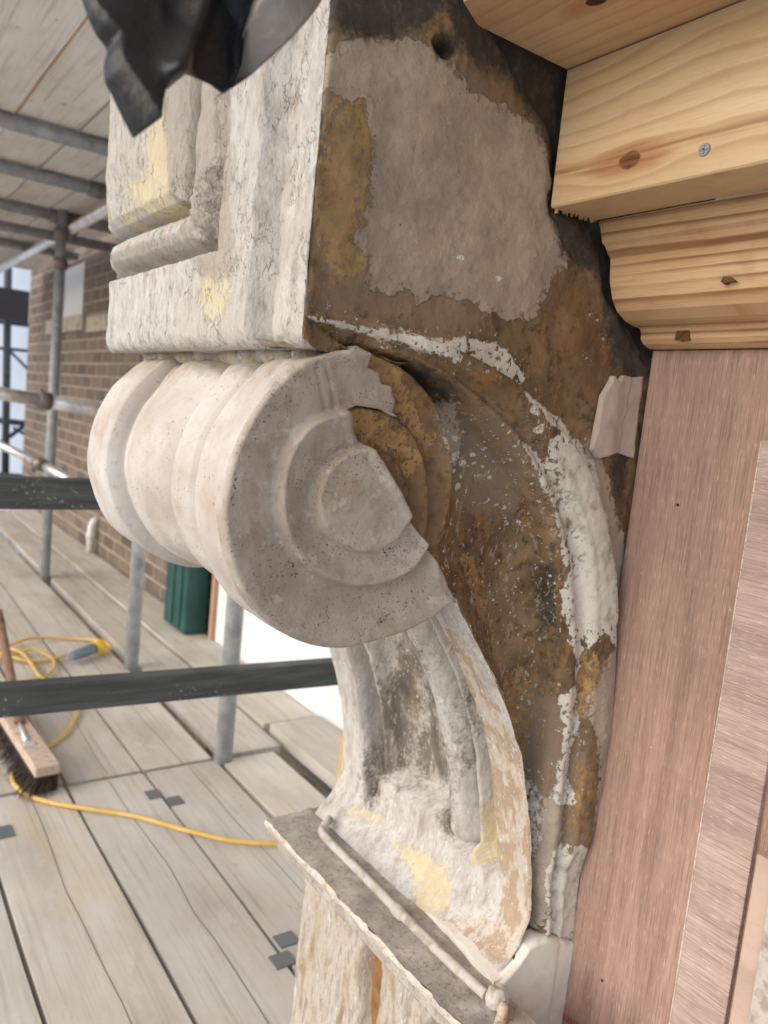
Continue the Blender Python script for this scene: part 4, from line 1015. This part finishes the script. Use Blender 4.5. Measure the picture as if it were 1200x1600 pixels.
# guard rails and brace
h0 = onY(-60, 605, 3.85); h1 = onY(62, 625, 3.9); h2 = onY(240, 655, 4.0)
tube(h0, h1, .030, 'pale guard tube at the left ending at a sleeve', M_TUBE_L, group='pale guard tubes')
tube(h1, h2, .033, 'pale guard tube behind the scroll joined to another by a sleeve', M_TUBE_L, group='pale guard tubes', couplers=(.02,))
b0 = onY(-40, 676, 4.35); b1 = onY(57, 722, 4.0); b2 = onY(140, 766, 3.75)
tube(b0, b1, .020, 'pale sloping brace at the left edge', M_TUBE_L, group='pale guard tubes')
tube(b1, b2, .022, 'pale sloping brace running down to the dark rail', M_TUBE_L, group='pale guard tubes', couplers=(.02,))
# dark flat rails
def mat_rail():
    g = G('dark_painted_rail', .55); s = g.sep()
    n = g.noise(1.0, 5, .6, g.comb(g.math('MULTIPLY', s[0], 8.0), s[1], g.math('MULTIPLY', s[2], 120.0)))
    col = g.ramp(n, [(.3, lin(62, 66, 66)), (.5, lin(78, 82, 82)), (.7, lin(98, 102, 100))])
    sp = g.math('MULTIPLY', g.step(g.noise(150, 3, .55), .62, .66), g.step(g.noise(5, 2), .5, .6))
    return g.done(g.mix(sp, col, lin(160, 164, 160)), n, .001, .5)
M_RAIL = mat_rail()
def rail(pts, Y, hgt, label):
    a, b = onY(*pts[0], Y), onY(*pts[1], Y); d = (b-a)/np.linalg.norm(b-a)
    o = empty('dark_rail', a, label, 'rail', 'dark flat rails')
    ang = math.atan2(d[2], d[0]); L = np.linalg.norm(b-a)
    m = MB(); m.box(Vector(((a+b)/2))-Vector((L/2, .019, hgt/2)), Vector(((a+b)/2))+Vector((L/2, .019, hgt/2)), .004, Matrix.Rotation(-ang, 3, 'Y'))
    m.build('rail', M_RAIL, o); return o
rail([(-420, 1129), (640, 1039)], 1.50, .058, 'lower dark flat rail crossing in front of the scaffold pole')
rail([(-420, 760), (330, 776)], 1.55, .058, 'upper dark flat rail ending behind the scroll')

# ================================================================== BRICK WALL AND WHAT STANDS BY IT
def mat_brick():
    g = G('brown_stock_brick', .9); s = g.sep()
    b = g.N('ShaderNodeTexBrick'); b.offset = .5
    g.put(b.inputs['Vector'], g.comb(g.math('ADD', s[1], g.math('MULTIPLY', g.noise(6, 2), .006)), g.math('ADD', s[2], g.math('MULTIPLY', g.noise(5, 2, .5, g.vec((1, 1, 1), off=(4, 2, 1))), .006)), 0.0))
    b.inputs['Scale'].default_value = 1.0; b.inputs['Brick Width'].default_value = .225; b.inputs['Row Height'].default_value = .075; b.inputs['Mortar Size'].default_value = .0065; b.inputs['Mortar Smooth'].default_value = .2
    b.inputs['Color1'].default_value = lin(134, 114, 98); b.inputs['Color2'].default_value = lin(98, 86, 78); b.inputs['Mortar'].default_value = lin(170, 162, 150)
    n = g.noise(3, 5, .6)
    col = g.mix(g.math('MULTIPLY', g.step(n, .42, .66), .6), b.outputs['Color'], lin(136, 122, 106))
    col = g.mix(g.math('MULTIPLY', g.step(g.noise(18, 5, .6), .55, .7), .5), col, lin(98, 82, 70))
    return g.done(col, g.math('ADD', g.math('MULTIPLY', b.outputs['Fac'], -1.0), g.math('MULTIPLY', g.noise(60, 4), .6)), .006, .7)
M_BRICK = mat_brick()
M_SILL = mat_plain_plaster('pale_stone_sill', (176, 164, 150), (196, 186, 172), (160, 146, 130), 12, .003)
M_WFRAME = G('white_window_paint', .5).done(lin(232, 234, 236))
M_GLASS = G('pale_blind_glass', .08).done(lin(196, 206, 214))
wall = empty('brick_wall', (1.3, 5, FLOOR-2.6), 'brown brick house front running away behind the scaffold poles', 'wall')
wy0, wy1, wz0, wz1 = 5.36, 5.95, .46, .80
m = MB()
m.box((1.30, 2.935, -3.6), (1.62, wy0, 3.2)); m.box((1.30, wy1, -3.6), (1.62, 7.05, 3.2)); m.box((1.30, wy0, -3.6), (1.62, wy1, wz0)); m.box((1.30, wy0, wz1), (1.62, wy1, 3.2))
m.build('brickwork', M_BRICK, wall)
win = empty('window', (1.36, 5.6, wz0), None, None); win.parent = wall; win.location = win.location-wall.location
m = MB(); m.box((1.304, wy0+.001, wz0+.001), (1.40, wy0+.05, wz1-.001)); m.box((1.304, wy1-.05, wz0+.001), (1.40, wy1-.001, wz1-.001)); m.box((1.306, wy0+.05, wz0+.001), (1.40, wy1-.05, wz0+.04)); m.build('frame', M_WFRAME, win)
m = MB(); m.box((1.312, wy0+.05, wz0+.04), (1.33, wy1-.05, wz1-.001)); m.build('pane', M_WFRAME, win)
m = MB(); m.box((1.275, 4.6, .335), (1.299, 5.15, .43), .004); m.build('sill', M_SILL, wall)
m = MB(); m.box((1.275, 5.25, .355), (1.299, 6.3, .455), .004); m.build('sill', M_SILL, wall)
# shop front zone nearer than the brick: white boarded panel with its timber edge
o = MB().box((1.290, 1.0, FLOOR-.02), (1.312, 2.905, .9), .002).build('white_board', G('white_board_paint', .45).done(lin(240, 243, 246)))
tag(o, 'large white board standing against the shop front behind the poles', 'board')
o = MB().box((1.272, 2.906, FLOOR), (1.318, 2.934, .9), .002).build('timber_post', mat_pine('orange_post', (1, 0), 60, .02, (190, 158, 130), (176, 136, 104), (130, 96, 70), (), .4, 2, 11))
tag(o, 'narrow orange timber post between white board and green crate', 'post')
o = MB().box((1.330, .2, -3.6), (1.62, 2.93, 3.2)).build('shop_front', mat_plain_plaster('shop_front_render', (150, 140, 128), (164, 152, 140), (140, 128, 116), 6, .003))
tag(o, 'plain rendered shop front wall behind the white board and plywood', 'wall')
# green crate
gc = empty('green_crate', (1.2, 3.2, FLOOR+.04), 'dark green plastic crate on the boards beside the orange post', 'crate')
M_GREEN = G('dark_green_plastic', .45); M_GREEN = M_GREEN.done(M_GREEN.ramp(M_GREEN.noise(9, 4), [(.35, lin(24, 70, 66)), (.65, lin(36, 86, 82))]), M_GREEN.noise(40), .001)
GY0, GY1, GX0, GX1 = 2.99, 3.24, 1.19, 1.268
m = MB(); m.box((GX0, GY0, FLOOR+.042-.04), (GX1+.02, GY1, FLOOR+.34), .008)
for k in range(2): m.box((GX0-.006, GY0+.05+k*.09, FLOOR+.02), (GX0+.002, GY0+.065+k*.09, FLOOR+.31), .002)
m.build('body', M_GREEN, gc)
m = MB(); m.box((GX0-.012, GY0-.01, FLOOR+.325), (GX1+.022, GY1+.01, FLOOR+.365), .006); m.build('rim', M_GREEN, gc)
# small white waste pipe at the foot of the wall
wp = empty('waste_pipe', (1.27, 4.72, FLOOR+.01), 'short white pipe stub at the foot of the brick wall', 'pipe')
M_PVC = G('white_pvc', .4).done(lin(226, 226, 222))
m = MB(); m.tube([(1.299, 4.72, FLOOR+.20), (1.275, 4.72, FLOOR+.19), (1.262, 4.72, FLOOR+.16), (1.26, 4.72, FLOOR+.005)], .022, 14); m.build('stub', M_PVC, wp)
m = MB(); m.tube([(1.26, 4.72, FLOOR+.09), (1.26, 4.72, FLOOR+.12)], .027, 14); m.build('socket', M_PVC, wp)

# far end of the scaffold: white sheeting, dark frames
M_SHEET = G('white_debris_sheet', .6); M_SHEET.b.inputs['Transmission Weight'].default_value = 0
tr = M_SHEET.N('ShaderNodeBsdfTranslucent'); tr.inputs[0].default_value = lin(246, 249, 252); mx = M_SHEET.N('ShaderNodeMixShader'); mx.inputs[0].default_value = .75
M_SHEET.t.links.new(M_SHEET.b.outputs[0], mx.inputs[1]); M_SHEET.t.links.new(tr.outputs[0], mx.inputs[2]); M_SHEET.t.links.new(mx.outputs[0], M_SHEET.out.inputs[0])
M_SHEET = M_SHEET.done(lin(246, 249, 252))
YF = 9.0
gx = np.linspace(-1.2, 2.6, 60); gz = np.linspace(-1.7, 1.9, 80); GX, GZ = np.meshgrid(gx, gz, indexing='ij')
GYs = YF+(GX-.7)*.8+.05*fbm(GX*3, GZ*2, 2, 4)
a = (np.arange(59)[:, None]*80+np.arange(79)[None]).ravel()
o = from_np('debris_sheet', np.stack([GX.ravel(), GYs.ravel(), GZ.ravel()], 1), np.stack([a, a+1, a+81, a+80], 1), M_SHEET)
sol = o.modifiers.new('thick', 'SOLIDIFY'); sol.thickness = .002
tag(o, 'bright white debris sheeting closing the far end of the scaffold', 'sheeting')
M_DARK = mat_tube('dark_far_steel', (88, 90, 96), .2)
def dark(p0, p1, Y, r, lab): return tube(onY(*p0, Y), onY(*p1, Y), r, lab, M_DARK, group='dark far scaffold bars')
dark((13, 395), (8, 760), 8.4, .035, 'dark upright bar at the far end beside the sheeting')
dark((-20, 500), (60, 510), 8.5, .022, 'upper thin level bar against the bright far sheeting')
dark((-20, 542), (60, 550), 8.6, .016, 'thin second level bar against the bright far sheeting')
dark((10, 543), (52, 585), 8.6, .014, 'thin slanting bar against the bright far sheeting')
dark((-20, 655), (60, 664), 8.6, .030, 'thick level bar low against the bright far sheeting')
dark((-10, 700), (40, 664), 8.6, .022, 'slanting bar rising at the bottom of the far sheeting')
dark((20, 668), (60, 690), 8.6, .016, 'short slanting bar falling at the bottom of the far sheeting')
dark((-20, 745), (70, 752), 8.3, .055, 'dark base beam at the far end of the floor boards')
o = MB().box(onY(-60, 490, 8.2)-np.array([.3, .02, .0]), onY(46, 456, 8.2)+np.array([0, .02, 0])).build('dark_hoarding', G('dark_brown_board', .8).done(lin(74, 66, 62)))
tag(o, 'dark board hanging under the far end of the overhead boards', 'board')
o = MB().box(onY(-40, 398, 7.4)-np.array([.1, .02, .01]), onY(85, 428, 7.4)*np.array([1, 1, 0])+np.array([0, .02, onY(-40, 398, 7.4)[2]+.03])).build('green_netting_bar', G('green_net', .8).done(lin(70, 110, 96)))
tag(o, 'thin green strip under the far overhead boards', 'strip')

# ------------------------------------------------------------------ broom, cables
br = empty('broom', onZ(60, 1190, FLOOR), 'wooden broom with dark bristles lying on the boards behind the lower rail', 'broom')
M_BWOOD = mat_plain_plaster('worn_broom_wood', (188, 164, 144), (204, 184, 166), (164, 138, 118), 30, .001)
M_HANDLE = mat_plain_plaster('dark_broom_handle', (120, 92, 72), (140, 110, 88), (100, 76, 60), 24, .001)
M_BRIS = mat_plain_plaster('dark_bristles', (52, 44, 38), (70, 60, 52), (40, 34, 30), 60, .003)
zt = FLOOR+.070
A = onZ(2, 1118, zt); B = onZ(36, 1112, zt); Cc = onZ(92, 1188, zt); D = onZ(58, 1206, zt)
ax = Vector(((Cc+D)/2-(A+B)/2)); ln = ax.length; ax.normalize(); sd = Vector((0, 0, 1)).cross(ax).normalized()
ctr = Vector((A+B+Cc+D)/4); wd = abs((Vector(B)-Vector(A)).dot(sd))*.5+abs((Vector(Cc)-Vector(D)).dot(sd))*.5
Rm = Matrix((ax, sd, Vector((0, 0, 1)))).transposed()
HL = ln/2+.10; ctr = ctr-ax*.10
m = MB(); m.box(ctr-Vector((HL, wd/2, .026)), ctr+Vector((HL, wd/2, 0)), .004, Rm)
m.bm.verts.ensure_lookup_table(); m.build('head', M_BWOOD, br)
m = MB(); rb = random.Random(5)
for k in range(1500):
    u, v = rb.uniform(-HL*.98, HL*.98), rb.uniform(-wd*.48, wd*.48)
    p = ctr+ax*u+sd*v-Vector((0, 0, .034)); sp_ = .035*(v/(wd*.5))+.006
    q = ctr+ax*(u*1.03+rb.uniform(-.008, .012)+(.02 if u > HL*.8 else 0))+sd*(v*1.0-.028+rb.uniform(-.010, .010)+sp_*.35); q.z = FLOOR+.003+rb.random()*.012
    w = .0012; n_ = (ax if k % 2 else sd)*w
    m.bm.faces.new([m.bm.verts.new(x) for x in (p-n_, p+n_, q+n_*.6, q-n_*.6)])
m.box(ctr-Vector((HL*.97, wd*.46, .07)), ctr+Vector((HL*.97, wd*.46, -.03)), 0, Rm)
m.build('bristles', M_BRIS, br)
hp = onZ(31, 1132, zt)
hq = onZ(31, 1132, zt)+(onY(3, 985, 2.75)-onZ(31, 1132, zt))*1.25
m = MB(); m.tube([hp, hq], .0135, 14); m.build('handle', M_HANDLE, br)
m = MB(); m.tube([hp+np.array([0, 0, .004]), onZ(40, 1160, zt)+np.array([0, 0, .004])], .005, 8); e_ = onZ(46, 1162, zt)
m.box(Vector(e_)-Vector((.012, .012, 0)), Vector(e_)+Vector((.012, .012, .004)), .001); m.build('bracket', M_TUBE_L, br)

def mat_cable():
    g = G('yellow_cable_sheath', .45); n = g.noise(20, 3)
    return g.done(g.ramp(n, [(.35, lin(208, 170, 84)), (.6, lin(220, 186, 108)), (.75, lin(190, 156, 92))]))
M_CABLE = mat_cable()
cab = empty('extension_cable', onZ(130, 1262, FLOOR), 'yellow extension cable coiled at the left and winding over the floor boards', 'cable')
zc = FLOOR+.008
P = [(-60, 1090), (0, 1072), (40, 1066), (72, 1056), (86, 1040), (76, 1024), (48, 1019), (15, 1025), (-30, 1038), (-60, 1030), (-30, 1018), (10, 1010), (45, 1002), (90, 997), (135, 999), (165, 1007), (172, 1014), (160, 1020), (120, 1024), (80, 1030), (45, 1033), (10, 1028), (-20, 1016), (0, 1012), (30, 1022), (50, 1038), (62, 1056), (85, 1073), (118, 1095), (120, 1112), (105, 1140), (80, 1163), (45, 1180), (22, 1200), (20, 1220), (40, 1241), (80, 1254), (140, 1264), (210, 1275), (290, 1297), (360, 1313), (430, 1318), (480, 1312)]
W3 = [onZ(a, b, zc)+np.array([0, 0, (.010 if 4 < i < 27 and i % 3 == 0 else 0)]) for i, (a, b) in enumerate(P)]
cw = smooth_path(W3, .02)
MB().tube(cw, .0056, 10).build('cable', M_CABLE, cab)
c0 = Vector(onZ(150, 1012, zc+.02)); c1 = Vector(onZ(116, 1024, zc+.02)); d = (c1-c0).normalized()
MB().tube([c0-d*.035, c0-d*.03, c0+d*.005, c0+d*.01], [.016, .023, .023, .020], 16).build('yellow_plug', G('bright_yellow_plastic', .4).done(lin(246, 200, 40)), cab)
MB().tube([c0+d*.01, c0+d*.05, c1, c1+d*.02], [.020, .020, .018, .014], 16).build('grey_socket', G('blue_grey_plastic', .4).done(lin(120, 136, 150)), cab)
M_CABLE2 = mat_cable()
hw = [onX(600, 1000, .72), onX(560, 1080, .72), onX(543, 1130, .72), onX(535, 1185, .72), onX(526, 1260, .72), onX(520, 1400, .71), onX(512, 1500, .70), onX(503, 1640, .70)]
o = MB().tube(smooth_path(hw, .02), .0052, 10).build('hanging_cable', M_CABLE2); tag(o, 'dull yellow cable hanging straight down behind the ledge and pilaster', 'cable')

# ------------------------------------------------------------------ torn black plastic hanging in front of the block
def mat_plastic(name, c, rough):
    g = G(name, rough); n = g.noise(16, 4, .6)
    return g.done(g.ramp(n, [(.35, lin(*c)), (.65, lin(*[int(v*1.25) for v in c]))]), g.math('ABSOLUTE', g.math('SUBTRACT', g.noise(30, 5, .6), .5)), .006, .6)
bp = empty('plastic_sheet', (.16, .40, .25), 'torn black plastic sheet hanging down at the top over the block', 'plastic sheet')
PY = .42
PL = side([(118, -60), (128, 0), (138, 30), (150, 55), (168, 78), (162, 100), (163, 128), (176, 152), (192, 186), (208, 217), (216, 190), (226, 165), (240, 138), (262, 139), (264, 116), (272, 108), (300, 120), (330, 133), (350, 145), (366, 128), (378, 100), (382, 60), (395, 20), (420, -20), (450, -60)], PY)
def pl_h(Q):
    x, z = Q[:, 0]-.16, Q[:, 1]-.20
    wx = x+.004*fbm(x*30, z*30, 2, 2); wz = z+.004*fbm(x*30, z*30, 5, 2)
    pr = random.Random(21); h = None
    for k in range(9):
        an = pr.uniform(0, 6.28); m_ = pr.uniform(.5, 1.3); cx_, cz_ = pr.uniform(-.09, .09), pr.uniform(-.06, .06)
        p_ = np.abs((wx-cx_)*math.cos(an)*m_+(wz-cz_)*math.sin(an)*m_*.5)
        h = p_*.32 if h is None else h+(p_-.02)*(.32 if k % 2 else -.30)
    cr = side([(330, -40), (300, 40), (262, 110), (245, 138)], PY); d, _ = seg_dist(Q, cr, False)
    return np.clip(h, -.03, .05)+.016*np.exp(-(d/.006)**2)+.0016*np.abs(fbm(x*60, z*35, 3, 4))
V, Fq, Q = relief(PL, .002, pl_h, placeY(PY), -.0)
nrel = len(Q)
o = from_np('torn_sheet', V, Fq, mat_plastic('black_plastic', (28, 29, 32), .48), bp)
PL2 = side([(378, 100), (365, 128), (352, 142), (366, 136), (400, 112), (440, 72), (480, 25), (510, -10), (540, -60), (430, -60), (400, 0), (384, 50)], PY)
def pl2(Q):
    return -.004+.35*(Q[:, 1]-side([(352, 142)], PY)[0][1])*0+.016*np.sin((Q[:, 0]+Q[:, 1]*.8)*38)
V, Fq, Q = relief(PL2, .002, pl2, placeY(PY), .004)
o = from_np('grey_fold', V, Fq, mat_plastic('grey_plastic_underside', (120, 116, 112), .4), bp)
tag(o, 'smooth grey underside of the fold')

# ------------------------------------------------------------------ street far below
m = MB(); m.bm.faces.new([m.bm.verts.new(v) for v in ((-300, -300, -4.2), (300, -300, -4.2), (300, 300, -4.2), (-300, 300, -4.2))])
o = m.build('street_ground', mat_plain_plaster('pale_paving', (150, 148, 144), (164, 162, 158), (140, 138, 134), 2, .004)); tag(o, kind='structure')
